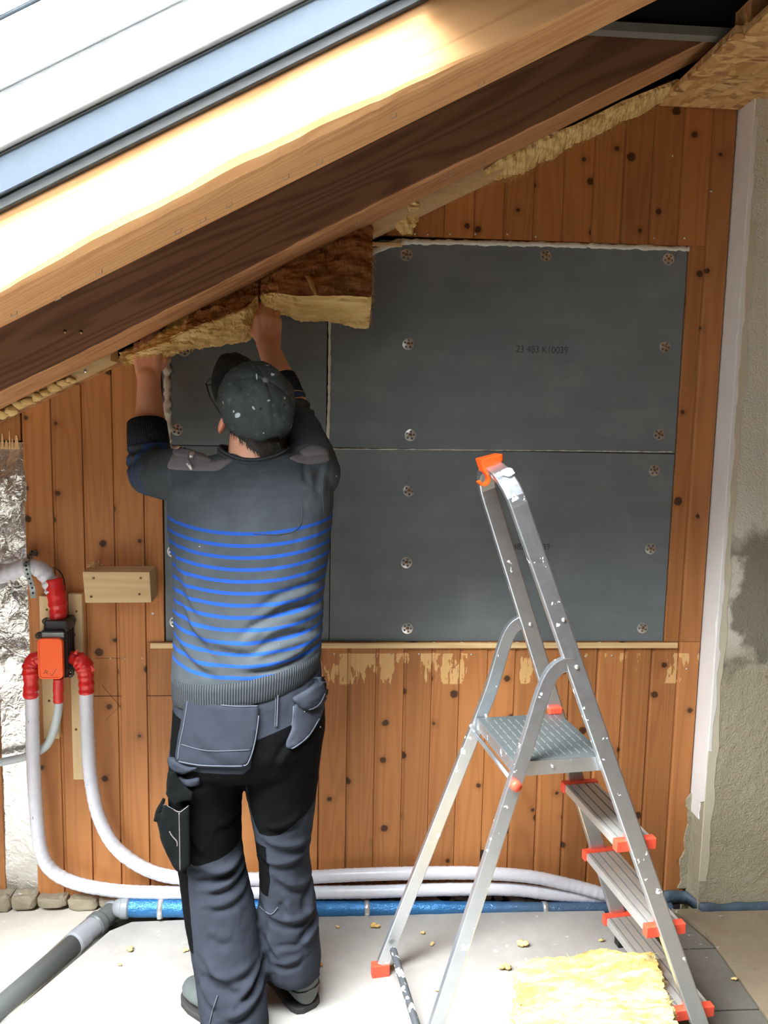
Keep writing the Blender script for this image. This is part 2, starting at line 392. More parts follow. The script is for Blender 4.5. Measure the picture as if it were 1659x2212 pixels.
for k in range(-10, 14):
    a, b = S0 + PITCH * k + 0.0006, S0 + PITCH * (k + 1) - 0.0006
    if k == -10: a = -0.926
    b = min(b, 1.228)
    if b <= a: continue
    off = random.uniform(-0.0006, 0.0006)
    if b < PX0: board(a, b, 0.036, top(a), top(b), off); continue
    if a < PX0:
        board(a, PX0, 0.8865, top(a), top(PX0), off); board(a, b, 0.032, 0.8855, 0.8855, off); continue
    board(a, b, 0.030 if a < 0.9 else 0.004, 0.8855, 0.8855, off)
    if a > PX1: board(a, b, 0.887, top(a), top(b), off)
    elif b > PX1:
        board(PX1 + 0.001, b, 0.887, PZ1, PZ1, off, False); board(a, b, PZ1 + 0.001, top(a), top(b), off)
    elif b > 0.135: board(max(a, 0.135), b, PZ1, top(max(a, 0.135)), top(b), off)
# boards left of the foil, above and beside it
board(-1.02, -0.934, P(20, 952).z, top(-1.02), top(-0.934), 0.012)
board(-1.20, -1.021, P(20, 952).z, top(-1.20), top(-1.021), 0.012)
board(-1.24, P(9, 1700, 0.02).x, 0.03, 0.83, 0.83, 0.004)
for k in range(-29, -13):
    a, b = S0 + PITCH * k + 0.0006, S0 + PITCH * (k + 1) - 0.0006
    if b < -1.245: board(a, b, 0.03, top(a), top(b), 0.004)
mb = MB(); rng = random.Random(3)     # torn pale fibres at the cut end of that board
x = -1.0
while x < -0.936:
    w_ = rng.uniform(0.006, 0.016); h = rng.uniform(0.012, 0.05); zb = P(20, 962).z
    mb.hexa([(x, 0.006, zb - .012), (x + w_, 0.006, zb - .012), (x + w_, 0.011, zb - .012), (x, 0.011, zb - .012), (x + w_ * .3, 0.009, zb + h), (x + w_ * .6, 0.009, zb + h), (x + w_ * .6, 0.0115, zb + h), (x + w_ * .3, 0.0115, zb + h)]); x += w_ * 1.05
mb.build('torn_wood_fibres', M['block'], wall)
# screw heads and pencil / saw lines on the boards
def head(px, py, r=0.0042, m='steel', parent=wall, y=-0.0005, name='screw_head'):
    c = P(px, py, y); mb = MB(); mb.disc(c + V((0, 0.0012, 0)), (0, -1, 0), r, 0.0022, 12, r * 0.8); mb.disc(c + V((0, -0.0008, 0)), (0, -1, 0), r * 0.4, 0.0006, 6)
    return mb.build(name, M[m], parent, True)
for q in ((238, 1422), (270, 1422), (307, 1422), (896, 505), (925, 506), (972, 506), (1027, 505), (1096, 506), (1158, 511), (1413, 514), (1479, 514), (722, 1413), (845, 1413), (905, 1413), (1018, 1414), (1265, 1418), (1322, 1416), (1453, 337), (1536, 413), (1483, 1445)):
    head(*q, r=0.0035)
head(330, 1325, 0.0045, 'gypsum', name='nail_plug')
def scribe(a, b, w=0.0012, name='pencil_line'):
    a, b = P(*a, -0.0004), P(*b, -0.0004); d = (b - a).normalized(); n_ = V((-d.z, 0, d.x)) * w
    MB().hexa([a - n_, b - n_, b - n_ + V((0, .001, 0)), a - n_ + V((0, .001, 0)), a + n_, b + n_, b + n_ + V((0, .001, 0)), a + n_ + V((0, .001, 0))]).build(name, M['pencil'], wall)
scribe((203, 1504), (372, 1503)); scribe((206, 1422), (308, 1422), 0.0007); scribe((220, 1480), (316, 1592), 0.0006); scribe((228, 1556), (318, 1466), 0.0006); scribe((140, 1502), (150, 1504), 0.001)

# grey boards screwed over the wall, their plate washers and the mortar joints between them
def panel(name, px0, px1, z0, z1, label, tl=None):
    y0, y1 = 0.0035, 0.0175
    if tl:   # top follows the roof slope
        pts = [(px0, z0), (px1, z0), (px1, min(z1, tl(px1))), (px0, min(z1, tl(px0)))]
        if tl(px0) < z1 < tl(px1):
            xs = px0 + (z1 - tl(px0)) / (tl(px1) - tl(px0)) * (px1 - px0); pts = [(px0, z0), (px1, z0), (px1, z1), (xs, z1), (px0, tl(px0))]
    else: pts = [(px0, z0), (px1, z0), (px1, z1), (px0, z1)]
    o = MB().loft([[(x, y0, z) for x, z in pts], [(x, y1, z) for x, z in pts]]).build(name, M['panel'], None, bevel=0.0012)
    return tag(o, label, 'wall board', 'grey boards over the panelling')
tl = lambda x: 2.06 + 0.505 * x
SEAM = 1.5035
bd_ur = panel('cement_board', -0.003, 1.102, SEAM + 0.0012, 2.133, 'large dark grey fibre cement board above the joint, right of the capped worker', tl)
bd_ul = panel('cement_board', -0.508, -0.012, SEAM + 0.0012, 2.1, 'narrow grey fibre cement board behind the raised arms of the worker', tl)
bd_lr = panel('cement_board', 0.006, 1.102, 0.8865, SEAM - 0.0012, 'grey fibre cement board behind the top of the ladder, under the horizontal joint')
bd_ll = panel('cement_board', -0.508, 0.004, 0.8865, SEAM - 0.0012, 'grey fibre cement board mostly hidden behind the back of the worker')
def washer(px, py, par, tilt):
    c = P(px, py, 0.0035); mb = MB(); R = 0.0185; n = 40; rng_ = random.Random(px * 7 + py)
    ph = rng_.random() * 6
    # perforated dished plate: ring of spokes, five real holes
    bm = bmesh.new()
    pts, edges = [], []
    def loop(cx, cz, r, k):
        s0 = len(pts)
        for i in range(k): pts.append(V((cx + r * math.cos(2 * math.pi * i / k), cz + r * math.sin(2 * math.pi * i / k)))); edges.append((s0 + i, s0 + (i + 1) % k))
    loop(0, 0, R, 36)
    hs = [(0.0112 * math.cos(ph + i * 2 * math.pi / 5), 0.0112 * math.sin(ph + i * 2 * math.pi / 5)) for i in range(5)]
    for h_ in hs: loop(h_[0], h_[1], 0.0036, 12)
    v2, _, f2, *_r = delaunay_2d_cdt(pts, edges, [], 1, 1e-6)
    dish = lambda r: -0.0008 - 0.0022 * (1 - (r / R) ** 2)
    tx, tz = tilt
    vv = [V((p.x, dish(p.length) + tx * p.x + tz * p.y, p.y)) for p in v2]
    ff = [f for f in f2 if not any((sum((v2[i] for i in f), V((0, 0))) / 3 - V(h_)).length < 0.0034 for h_ in hs)]
    k = len(vv); vv2 = vv + [p + V((0, 0.0007, 0)) for p in vv]; ff2 = list(ff) + [tuple(i + k for i in reversed(f)) for f in ff]
    mb.add([c + p for p in vv2], ff2)
    o = mb.build('plate_washer', M['steel'], par, False, fix=False)
    sb = MB(); sb.disc(c + V((0, -0.0022, 0)), (0, -1, 0), 0.0058, 0.0026, 14, 0.0042); sb.disc(c + V((0, -0.0046, 0)), (0, -1, 0), 0.0022, 0.0006, 6)
    sb.build('screw', M['screw'], o, True)
rg = random.Random(11)
for b_, lst in ((bd_ur, ((878, 551), (1179, 552), (1444, 560), (882, 743), (1437, 750), (886, 940), (1423, 938))), (bd_lr, ((1413, 1016), (883, 1060), (878, 1215), (1405, 1185), (880, 1357), (1388, 1356))), (bd_ul, ((383, 928), (398, 757))), (bd_ll, ((374, 1191), (379, 1343)))):
    for q in lst: washer(q[0], q[1], b_, (rg.uniform(-.08, .08), rg.uniform(0.0, .10)))
for q in ((884, 1002), (884, 1030)): head(*q, r=0.0018, m='ink', parent=bd_lr, y=0.003, name='drill_mark')
def text(body, px, py, w_px, y, par, name='stamped_number'):
    cu = bpy.data.curves.new(name, 'FONT'); cu.body = body; cu.size = 0.03; cu.extrude = 0.00025
    tmp = bpy.data.objects.new('tmp', cu); COL.objects.link(tmp)
    dg = bpy.context.evaluated_depsgraph_get(); me = bpy.data.meshes.new_from_object(tmp.evaluated_get(dg)); bpy.data.objects.remove(tmp)
    xs = [v.co.x for v in me.vertices]; ys = [v.co.y for v in me.vertices]; c = P(px, py, y); k = w_px * pxs(y, px, py) / (max(xs) - min(xs))
    for v in me.vertices: v.co = V((c.x + (v.co.x - (max(xs) + min(xs)) / 2) * k, c.y - v.co.z, c.z + (v.co.y - (max(ys) + min(ys)) / 2) * k * 1.12))
    me.flip_normals()
    return link(name, me, M['ink'], par)
text('23 483 K10039', 1171, 755, 112, 0.0032, bd_ur)
text('23 483 K10039', 1138, 1181, 100, 0.0032, bd_lr)
def bead(pts, r, name, seed, n=7, flat=0.8, m='foam', lumpy=0.45, par=wall, step=0.008):
    path = interp(pts, max(2, int((V(pts[-1]) - V(pts[0])).length / step / (len(pts) - 1)))); mb = MB(); rings = []
    for i, p in enumerate(path):
        t = (path[min(i + 1, len(path) - 1)] - path[max(i - 1, 0)]).normalized(); u = t.cross(V((0, 1, 0))).normalized()
        rr = r * (1 + lumpy * fbm(p + V((seed, 0, 0)), 55, 2) + lumpy * 0.6 * fbm(p + V((0, seed, 0)), 200, 2)); cc = p + u * (r * 0.5 * lumpy * fbm(p, 40, 2))
        rings.append([cc + u * math.cos(2 * math.pi * k / n) * rr + V((0, 1, 0)) * math.sin(2 * math.pi * k / n) * rr * flat for k in range(n)])
    return mb.loft(rings).build(name, M[m], par, True)
bead([P(866, 522, 0.004), P(1180, 528, 0.004), P(1488, 538, 0.004)], 0.0085, 'mortar_joint', 1)
bead([P(872, 521, 0.002), P(836, 531, 0.0), P(800, 546, 0.0)], 0.0105, 'mortar_joint', 2)
bead([P(361, 770, 0.004), P(362, 870, 0.004), P(365, 962, 0.004)], 0.0105, 'mortar_joint', 3, lumpy=0.6)
bead([P(712, 640, 0.003), P(711, 830, 0.003), P(707, 968, 0.003)], 0.0046, 'mortar_joint', 4)
bead([P(715, 969.5, 0.0035), P(1180, 973.5, 0.0035), P(1452, 976, 0.0035)], 0.0014, 'mortar_joint', 5, lumpy=0.9)
bead([P(900, 1388, 0.003), P(1180, 1388.5, 0.003), P(1330, 1388, 0.003)], 0.0018, 'mortar_joint', 6, lumpy=0.9)
# pale batten the boards stand on
a, b = P(325, 1403, -0.006), P(1463, 1397, -0.006)
bt = MB().box(a.x, b.x, -0.010, -0.0008, 0.8672, 0.8840).build('support_batten', M['pale_h'], None, bevel=0.001)
tag(bt, 'thin pale batten running along the lower edge of the grey boards', 'batten')

# plastered wall on the right, standing proud of the panelling
XR = 1.236
pl = MB().box(XR, 2.35, -0.092, 0.16, -0.12, 3.6).build('wall_right', M['plaster']); tag(pl, kind='structure')
def ragged(x_of_z, x1_of_z, y, name, m, z0, z1, n=90, th=0.004, par=pl):
    vs_, fs = [], []
    for i in range(n + 1):
        z = z0 + (z1 - z0) * i / n; vs_ += [(x_of_z(z), y, z), (x1_of_z(z), y, z), (x1_of_z(z) + 0.002, y + th, z), (x_of_z(z) - 0.001, y + th, z)]
    for i in range(n):
        k = i * 4
        for j in range(4): fs.append((k + j, k + (j + 1) % 4, k + 4 + (j + 1) % 4, k + 4 + j))
    fs += [(3, 2, 1, 0), (n * 4, n * 4 + 1, n * 4 + 2, n * 4 + 3)]
    return MB().add(vs_, fs).build(name, M[m], par, False)
nz = lambda z, s, f=9: fbm((s, 0, z), f, 4)
# white gypsum on the reveal (faces left) and lapping round the corner
vs_, fs = [], []; n = 120
for i in range(n + 1):
    z = 0.30 + (2.60 - 0.30) * i / n; yb = -0.089 + 0.02 * max(0, nz(z, 5)) + (0.03 if z < 0.36 else 0)
    vs_ += [(XR - 0.0035, 0.012, z), (XR - 0.0035, yb, z), (XR, yb - 0.003, z), (XR, 0.012, z)]
for i in range(n):
    k = i * 4
    for j in range(4): fs.append((k + j, k + (j + 1) % 4, k + 4 + (j + 1) % 4, k + 4 + j))
MB().add(vs_, fs).build('gypsum_reveal', M['gypsum'], pl)
ragged(lambda z: XR - 0.003, lambda z: XR + 0.006 + 0.010 * max(0, nz(z, 8) + 0.2), -0.0945, 'gypsum_edge', 'gypsum', 0.55, 2.50)
ragged(lambda z: XR - 0.002, lambda z: XR + 0.026 + 0.012 * nz(z, 3, 6), -0.0935, 'skim_coat_edge', 'cream', 0.10, 2.2)
# plaster smear at the foot, running over the last board
ragged(lambda z: XR - 0.010 - 0.05 * max(0, .34 - z) + 0.016 * nz(z, 21, 14), lambda z: XR + 0.002, -0.006, 'plaster_smear', 'plaster', 0.02, 0.36, 60, 0.006)

# ------------------------------------------------------------------ floor
tr = MB().box(-2.6, 2.35, -0.30, 0.03, -0.16, -0.10).build('trim_1', M['rubble']); tag(tr, kind='structure')
def slab(name, pts, z1, z0, m, par=None, bevel=0.004):
    return MB().loft([[(p[0], p[1], z0) for p in pts], [(p[0], p[1], z1) for p in pts]]).build(name, M[m], par, bevel=bevel)
e = [Z(*q, 0.0) for q in ((1310, 1966), (900, 1972), (420, 1985), (285, 1990), (236, 2010), (192, 2048), (86, 2138), (-16, 2222))]
XS = Z(1330, 2010).x
fl = slab('floor', [(XS, -4.4)] + [(XS, e[0].y)] + [(p.x, p.y) for p in e[1:]] + [(e[-1].x - 0.75, -2.0), (e[-1].x - 0.75, -4.4)], 0.0, -0.06, 'slab'); tag(fl, kind='structure')
w0 = [Z(*q, 0.0) for q in ((-40, 2210), (80, 2095), (168, 2012), (208, 1980), (248, 1958))]
slab('raw_ground', [(-2.6, -4.4), (-1.55, -2.4)] + [(p.x - 0.02, p.y) for p in w0] + [(w0[-1].x, 0.028), (-2.6, 0.028)], 0.004, -0.06, 'rawleft', fl)
# grey tiles and the raw concrete on the right
r1 = [Z(*q, 0.0) for q in ((1448, 1962), (1521, 2012), (1600, 2122), (1700, 2262))]
ty = [Z(1500, q).y for q in (1968, 2047, 2113, 2182, 2262)]
def rx(y):
    for i in range(3):
        if r1[i].y >= y >= r1[i + 1].y: return r1[i].x + (r1[i + 1].x - r1[i].x) * (y - r1[i].y) / (r1[i + 1].y - r1[i].y)
    return r1[3].x if y < r1[3].y else r1[0].x
tl_o = []
for i in range(4):
    ya, yb = ty[i] - 0.0015, ty[i + 1] + 0.0015
    slab('floor_tile', [(XS + 0.004, yb), (rx(yb), yb), (rx(ya), ya), (XS + 0.004, ya)], -0.002 - 0.002 * (i % 2), -0.05, 'tile', fl, 0.002)
yy = ty[4]
for i in range(6):
    slab('floor_tile', [(XS + 0.004, yy - 0.136), (r1[3].x, yy - 0.136), (r1[3].x, yy - 0.002), (XS + 0.004, yy - 0.002)], -0.003, -0.05, 'tile', fl, 0.002); yy -= 0.138
slab('raw_ground', [(r1[3].x + 0.004, -4.4), (2.35, -4.4), (2.35, -0.09), (r1[0].x + .01, -0.09)] + [(p.x + 0.004, p.y) for p in r1], 0.002, -0.06, 'ground', fl)
slab('raw_ground', [(XS + .004, -4.4), (r1[3].x, -4.4), (r1[3].x, yy), (XS + .004, yy)], -0.004, -0.06, 'ground', fl)

# other walls of the room, behind and beside the camera
M['dark_boards'] = wood('dark_stained_boards', srgb(120, 72, 40), srgb(70, 38, 20))
def room(name, *bx):
    o = MB().box(*bx).build(name, M['dark_boards']); tag(o, kind='structure')
room('wall_left', -2.70, -2.6, -4.5, 0.16, -0.1, 1.0); room('wall_front', -2.70, 2.5, -4.6, -4.42, -0.1, 3.8); room('wall_side', 2.35, 2.5, -4.5, 0.16, -0.1, 3.8)

# ------------------------------------------------------------------ roof: deck with openings, rafters, window frame
def rbox(mb, x0, x1, y0, y1, o0, o1):   # box following the slope; o = offset above the rafter-bottom plane
    return mb.hexa([(x0, y0, roofz(x0, o0)), (x1, y0, roofz(x1, o0)), (x1, y1, roofz(x1, o0)), (x0, y1, roofz(x0, o0)), (x0, y0, roofz(x0, o1)), (x1, y0, roofz(x1, o1)), (x1, y1, roofz(x1, o1)), (x0, y1, roofz(x0, o1))])
mb = MB(); D0, D1 = 0.225, 0.30
WY0 = SKYLIGHTS[0][2]
ys = [(-4.6, WY0), (-0.995, 0.16)]
for (y0, y1) in ys: rbox(mb, -2.7, 2.5, y0, y1, D0, D1)
for (y0, y1) in ((WY0, -0.995),):
    rbox(mb, -2.7, SKYLIGHTS[0][0], y0, y1, D0, D1); rbox(mb, SKYLIGHTS[0][1], 2.5, y0, y1, D0, D1)
ce = mb.build('ceiling', M['black_film']); tag(ce, kind='structure')
# oriented-strand boards of the flat ceiling on the right
oz = 2.551
c1 = Z(1440, 210, oz); x_l = c1.x + 0.004; y_j = Z(1590, 71, oz).y
MB().box(x_l, 2.34, y_j + 0.004, -0.004, oz, oz + 0.02).build('osb_panel', M['osb'], ce, bevel=0.001)
MB().box(x_l + 0.012, 2.34, y_j - 1.25, y_j - 0.012, oz - 0.012, oz + 0.008).build('osb_panel', M['osb'], ce, bevel=0.001)
MB().box(x_l + 0.012, 2.34, y_j - 3.1, y_j - 1.254, oz - 0.012, oz + 0.008).build('osb_panel', M['osb'], ce, bevel=0.001)
MB().box(x_l + 0.02, 2.34, y_j - 0.03, y_j + 0.05, oz + 0.021, oz + 0.07).build('ceiling_lath', M['rafter'], ce)
# black film stretched across under the ridge, with its grey lower rail
q0, q1 = P(1290, 65, -0.30), P(1560, 80, -0.30)
MB().box(0.35, 1.30, -0.325, -0.317, q0.z, q0.z + 0.9).build('black_film', M['black_film'], ce)
MB().box(0.35, 1.30, -0.345, -0.312, q0.z - 0.020, q0.z + 0.002).build('film_rail', simple('grey_rail', srgb(120, 116, 106), 0.8, var=0.1), ce)

def rafter(y_front, y_back, h, label, mat_, wane, seed, x0=-2.2, x1=1.6):
    """squared log: two straight lower arrises, the front one with an irregular waney edge"""
    rings = []; n = 220
    for i in range(n + 1):
        x = x0 + (x1 - x0) * i / n
        w_ = wane * (0.55 + 0.45 * math.sin(x * 5 + seed)) * (1 + 0.5 * fbm((x, seed, 0), 4, 3)); w_ = max(0.004, w_)
        j = 0.002 * fbm((x, 0, seed), 20, 2)
        prof = [(y_back, 0.004), (y_back - 0.004, 0.0), (y_front + w_ * 1.3, 0.0 + j), (y_front + w_ * 0.55, w_ * 0.25 + j), (y_front + w_ * 0.12, w_ * 0.72 + j), (y_front, w_ * 1.15), (y_front, h - 0.003), (y_front + 0.003, h), (y_back, h)]
        rings.append([(x, yy_, roofz(x, o_)) for yy_, o_ in prof])
    o = MB().loft(rings).build('rafter', mat_, None, True); 
    return tag(o, label, 'beam', 'rafters of the sloping roof')
RF0, RF1 = -0.29, -0.10
NF0, NF1 = -1.0, -0.832
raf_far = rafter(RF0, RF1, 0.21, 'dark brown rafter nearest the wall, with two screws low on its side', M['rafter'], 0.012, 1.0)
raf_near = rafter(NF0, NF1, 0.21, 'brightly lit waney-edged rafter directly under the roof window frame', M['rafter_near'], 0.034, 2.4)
raf_far.data.materials.append(M['rafter_side'])  # painted-in shade for the faces turned to the room
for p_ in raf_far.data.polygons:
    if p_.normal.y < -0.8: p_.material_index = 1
for o in (raf_far, raf_near):
    for p_ in o.data.polygons: p_.use_smooth = False
for q in ((140, 716), (175, 717)): head(*q, r=0.006, m='screw', parent=raf_far, y=RF0, name='screw')
def staple(px, py, y, par):
    # on the underside near the back arris
    d = ray(px, py); t = (RK + RM * CAM[0] - CAM[2]) / (d[2] - RM * d[0]); p = V(CAM + d * t); s_ = V((math.cos(ROOF_ANG), 0, math.sin(ROOF_ANG)))
    MB().tube([p - s_ * .006 + V((0, 0, .004)), p - s_ * .006 - V((0, 0, .006)), p + s_ * .006 - V((0, 0, .006)), p + s_ * .006 + V((0, 0, .004))], 0.0011, 5).build('staple', M['steel'], par)
for q in ((690, 348), (618, 379), (495, 440), (438, 472), (385, 496), (214, 586), (125, 640), (30, 675), (850, 248), (1040, 177)): staple(*q, NF1, raf_near)
for q in ((772, 481), (960, 380), (975, 376), (1046, 350)): staple(*q, RF1, raf_far)

# roof window in the near bay
wn = empty('window_1', ((-0.5), -1.4, roofz(-0.5, 0.3))); tag(wn, kind='structure')
wx0, wx1, wy0, wy1 = SKYLIGHTS[0]
def rail(name, m, o0, o1, t0, t1, bevel=0.003, ends=True):
    rbox(MB(), wx0, wx1, wy1 - t1, wy1 - t0, o0, o1).build(name, M[m], wn, bevel=bevel)
    if ends:
        rbox(MB(), wx0, wx1, wy0 + t0, wy0 + t1, o0, o1).build(name, M[m], wn, bevel=bevel)
        for (xa, xb) in ((wx0 + t0, wx0 + t1), (wx1 - t1, wx1 - t0)): rbox(MB(), xa, xb, wy0 + t0, wy1 - t0, o0, o1).build(name, M[m], wn, bevel=bevel)
rail('black_gasket', 'black_film', 0.138, 0.160, -0.004, 0.012)
rail('metal_casing', 'metal_grey', 0.160, 0.222, -0.004, 0.020)
rail('black_gasket', 'black_film', 0.222, 0.231, -0.004, 0.016)
rail('window_frame', 'white_frame', 0.231, 0.312, -0.004, 0.030)
rail('frame_seal', 'seal', 0.312, 0.324, -0.004, 0.022)
rail('window_sash', 'white_frame', 0.324, 0.425, -0.004, 0.034)
rail('frame_seal', 'metal_grey', 0.425, 0.430, -0.004, 0.036)
rail('window_sash', 'white_frame', 0.430, 0.475, -0.004, 0.038)
rbox(MB(), wx0, wx1, wy0, wy1, 0.452, 0.462).build('window_pane', M['glass'], wn)

# strips between rafter and wall
def slope_strip(name, xa, xb, y0, y1, o0, o1, m, label, cat, slope=0.505, k=2.072):
    zz = lambda x, o_: k + slope * x + o_
    o = MB().hexa([(xa, y0, zz(xa, o0)), (xb, y0, zz(xb, o0)), (xb, y1, zz(xb, o0)), (xa, y1, zz(xa, o0)), (xa, y0, zz(xa, o1)), (xb, y0, zz(xb, o1)), (xb, y1, zz(xb, o1)), (xa, y1, zz(xa, o1))]).build(name, M[m], None, bevel=0.001)
    return tag(o, label, cat)
s1 = slope_strip('nailing_strip', -1.35, P(250, 785, -0.03).x, -0.085, -0.002, -0.003, 0.045, 'pale_h', 'pale strip with foam residue under the rafter, at the far left', 'batten')
head(184, 802, 0.005, 'steel', s1, -0.087, 'screw')
rg = random.Random(5)
for i in range(9):
    t_ = i / 8; px_ = 4 + 150 * t_; c = P(px_, 893 - 150 * t_ * 0.49 + rg.uniform(-3, 3), -0.085)
    v_, f_ = lump(c, (rg.uniform(.014, .022), .010, rg.uniform(.010, .016)), i + 2, 0.5)
    MB().add(v_, f_).build('foam_lump', M['wool_pale'], s1, True)
slope_strip('torn_film_edge', -1.3, P(262, 790).x, -0.004, 0.004, -0.012, -0.002, 'wool_brown', 'thin reddish torn film edge along the tops of the left boards', 'film')
s2 = slope_strip('nailing_strip', P(792, 524, -0.03).x, P(1075, 388, -0.03).x, -0.085, -0.002, -0.003, 0.045, 'block', 'weathered strip under the rafter beside the hanging insulation, centre of the photo', 'batten')
MB().box(P(800, 520).x, P(868, 520).x, -0.02, 0.0, P(868, 512).z - .03, P(868, 512).z - .022).build('splinter', M['block'], s2)

# ------------------------------------------------------------------ foil, pipes, manifold on the left
def grid_sheet(name, x0, x1, z0, z1, nx, nz_, f, m, thick=0.0):
    vs_, fs = [], []
    for j in range(nz_ + 1):
        for i in range(nx + 1):
            x = x0 + (x1 - x0) * i / nx; z = z0 + (z1 - z0) * j / nz_; vs_.append((x, f(x, z), z))
    for j in range(nz_):
        for i in range(nx):
            a = j * (nx + 1) + i; fs.append((a, a + 1, a + nx + 2, a + nx + 1))
    o = MB().add(vs_, fs).build(name, M[m], None, True, fix=False)
    if thick: s = o.modifiers.new('thick', 'SOLIDIFY'); s.thickness = thick
    return o
def crease(x, z):
    a = noise.voronoi(V((x * 9 + .7 * noise.noise(V((x * 8, 3, z * 8))), 0.3, z * 6.5)))[0]; b = noise.voronoi(V((x * 20 + 4, 1.3, z * 13)))[0]
    return 0.014 - 0.012 * a[0] - 0.0035 * (b[1] - b[0]) + 0.008 * noise.noise(V((x * 5, 5, z * 4)))
fo = grid_sheet('foil_sheet', P(8, 1800, 0.02).x, -0.914, 0.032, P(20, 955).z, 60, 420, lambda x, z: crease(x, z) if z > 0.75 else 0.012 + 0.4 * (crease(x, z) - 0.012), 'foil', 0.0006)
tag(fo, 'crumpled silver foil covering the wall at the left edge', 'foil')
g0 = grid_sheet('foil_upper', P(-60, 1200, 0.02).x, P(8, 1800, 0.02).x + 0.004, 0.84, P(20, 955).z, 30, 200, crease, 'foil', 0.0006); g0.parent = fo

def m_hose():
    t = NT('grey_wrapped_hose'); c = t.coord(); n1 = t.noise(c, 40, 3); n2 = t.noise(t.mul(c, (60, 60, 150)), 1, 3)
    return t.fin(t.mix(n1, srgb(202, 202, 210), srgb(222, 222, 229)), 0.32, 0.0, t.bump(n2, 0.35, 0.003))
M['hose'] = m_hose()
M['hose_pvc'] = simple('grey_pvc_hose', srgb(190, 198, 200), 0.4, var=0.04, bump=0.05)
M['red_tape'] = simple('red_tape', srgb(206, 34, 32), 0.3, var=0.08, scale=40, bump=0.5, bscale=90, bd=0.003)
M['black_plastic'] = simple('black_plastic', srgb(26, 26, 28), 0.4, var=0.05, bump=0)
M['orange'] = simple('orange_plastic', srgb(244, 92, 26), 0.45, var=0.02, bump=0)
M['coral'] = simple('red_orange_plastic', srgb(240, 84, 58), 0.45, var=0.04, bump=0)
M['galv'] = simple('galvanised_strap', srgb(132, 140, 140), 0.45, 0.7, var=0.12, scale=50, bump=0)
M['print'] = simple('hose_print', srgb(128, 128, 140), 0.8, bump=0)

def hose(name, pts, r, m, label, wr=0.0, n=14, spans=14, cat='hose', rib=0, seam_amp=0.0):
    path = interp(pts, spans); rad = []
    d = 0
    for i, p in enumerate(path):
        if i: d += (p - path[i - 1]).length
        rad.append(r * (1 + wr * fbm(p, 45, 3) + wr * 0.6 * math.sin(d * 260 + 3 * fbm(p, 12, 2))))
    o = MB().tube(path, rad, n).build(name, M[m], None, True)
    return tag(o, label, cat), path
H = lambda l, y: [P(a, b, yy) for a, b, yy in ((q + (y,)) if len(q) == 2 else q for q in l)]
hA, pA = hose('insulated_hose', H([(69, 1490, -.075), (70, 1560), (72, 1650), (78, 1750), (88, 1835), (112, 1880, -.06), (165, 1908, -.055), (250, 1924, -.05), (340, 1928, -.05), (460, 1927, -.05), (620, 1928, -.05), (800, 1926, -.05), (960, 1921, -.05), (1100, 1921, -.045), (1200, 1932, -.04), (1290, 1938, -.035), (1340, 1944, -.035)], -.065), 0.0205, 'hose', 'pale grey insulated hose running from the left elbow, lower of the floor pair', 0.035, spans=22)
hB, pB = hose('insulated_hose', H([(186, 1485, -.075), (188, 1560), (192, 1640), (199, 1700), (214, 1765), (248, 1828), (305, 1872, -.06), (372, 1894, -.05), (470, 1899, -.045), (620, 1897, -.045), (760, 1890, -.045), (900, 1886, -.045), (1030, 1886, -.045), (1140, 1893, -.045), (1230, 1911, -.05), (1290, 1927, -.06), (1345, 1944, -.065)], -.065), 0.0205, 'hose', 'pale grey insulated hose running from the right elbow, upper of the floor pair', 0.035, spans=22)
# marks printed along the hoses
def marks(path, i0, i1, side, par, step=3):
    rg = random.Random(i0); mb = MB()
    for i in range(i0, min(i1, len(path) - 2), step):
        t = (path[i + 1] - path[i]).normalized(); s = t.cross(V((0, 1, 0))).normalized(); q = path[i] + s * side * .010 + V((0, -1, 0)) * .0186
        for k in range(3):
            if rg.random() < .7: mb.obox(q + t * (k * .004), t, s, V((0, 1, 0)), rg.uniform(.0008, .0018), rg.uniform(.001, .003), .0006)
    o = mb.build('printed_marks', M['print'], par); o['kind'] = 'stuff'
marks(pA, 5, 100, -0.3, hA); marks(pB, 60, 170, -0.4, hB)
hC, pC = hose('grey_hose', H([(128, 1500, -.07), (124, 1545, -.065), (112, 1590, -.05), (92, 1618, -.04), (50, 1636, -.035), (0, 1647, -.035), (-80, 1668, -.035)], -.05), 0.0125, 'hose_pvc', 'thin smooth grey hose curving from the middle outlet to the left', 0.0)
hD, pD = hose('insulated_duct', H([(-90, 1296), (-30, 1260), (20, 1236), (60, 1224), (90, 1232), (110, 1262), (118, 1285)], -.06), 0.024, 'hose', 'wrinkled grey wrapped duct bending down from the foil at left', 0.10, spans=26)

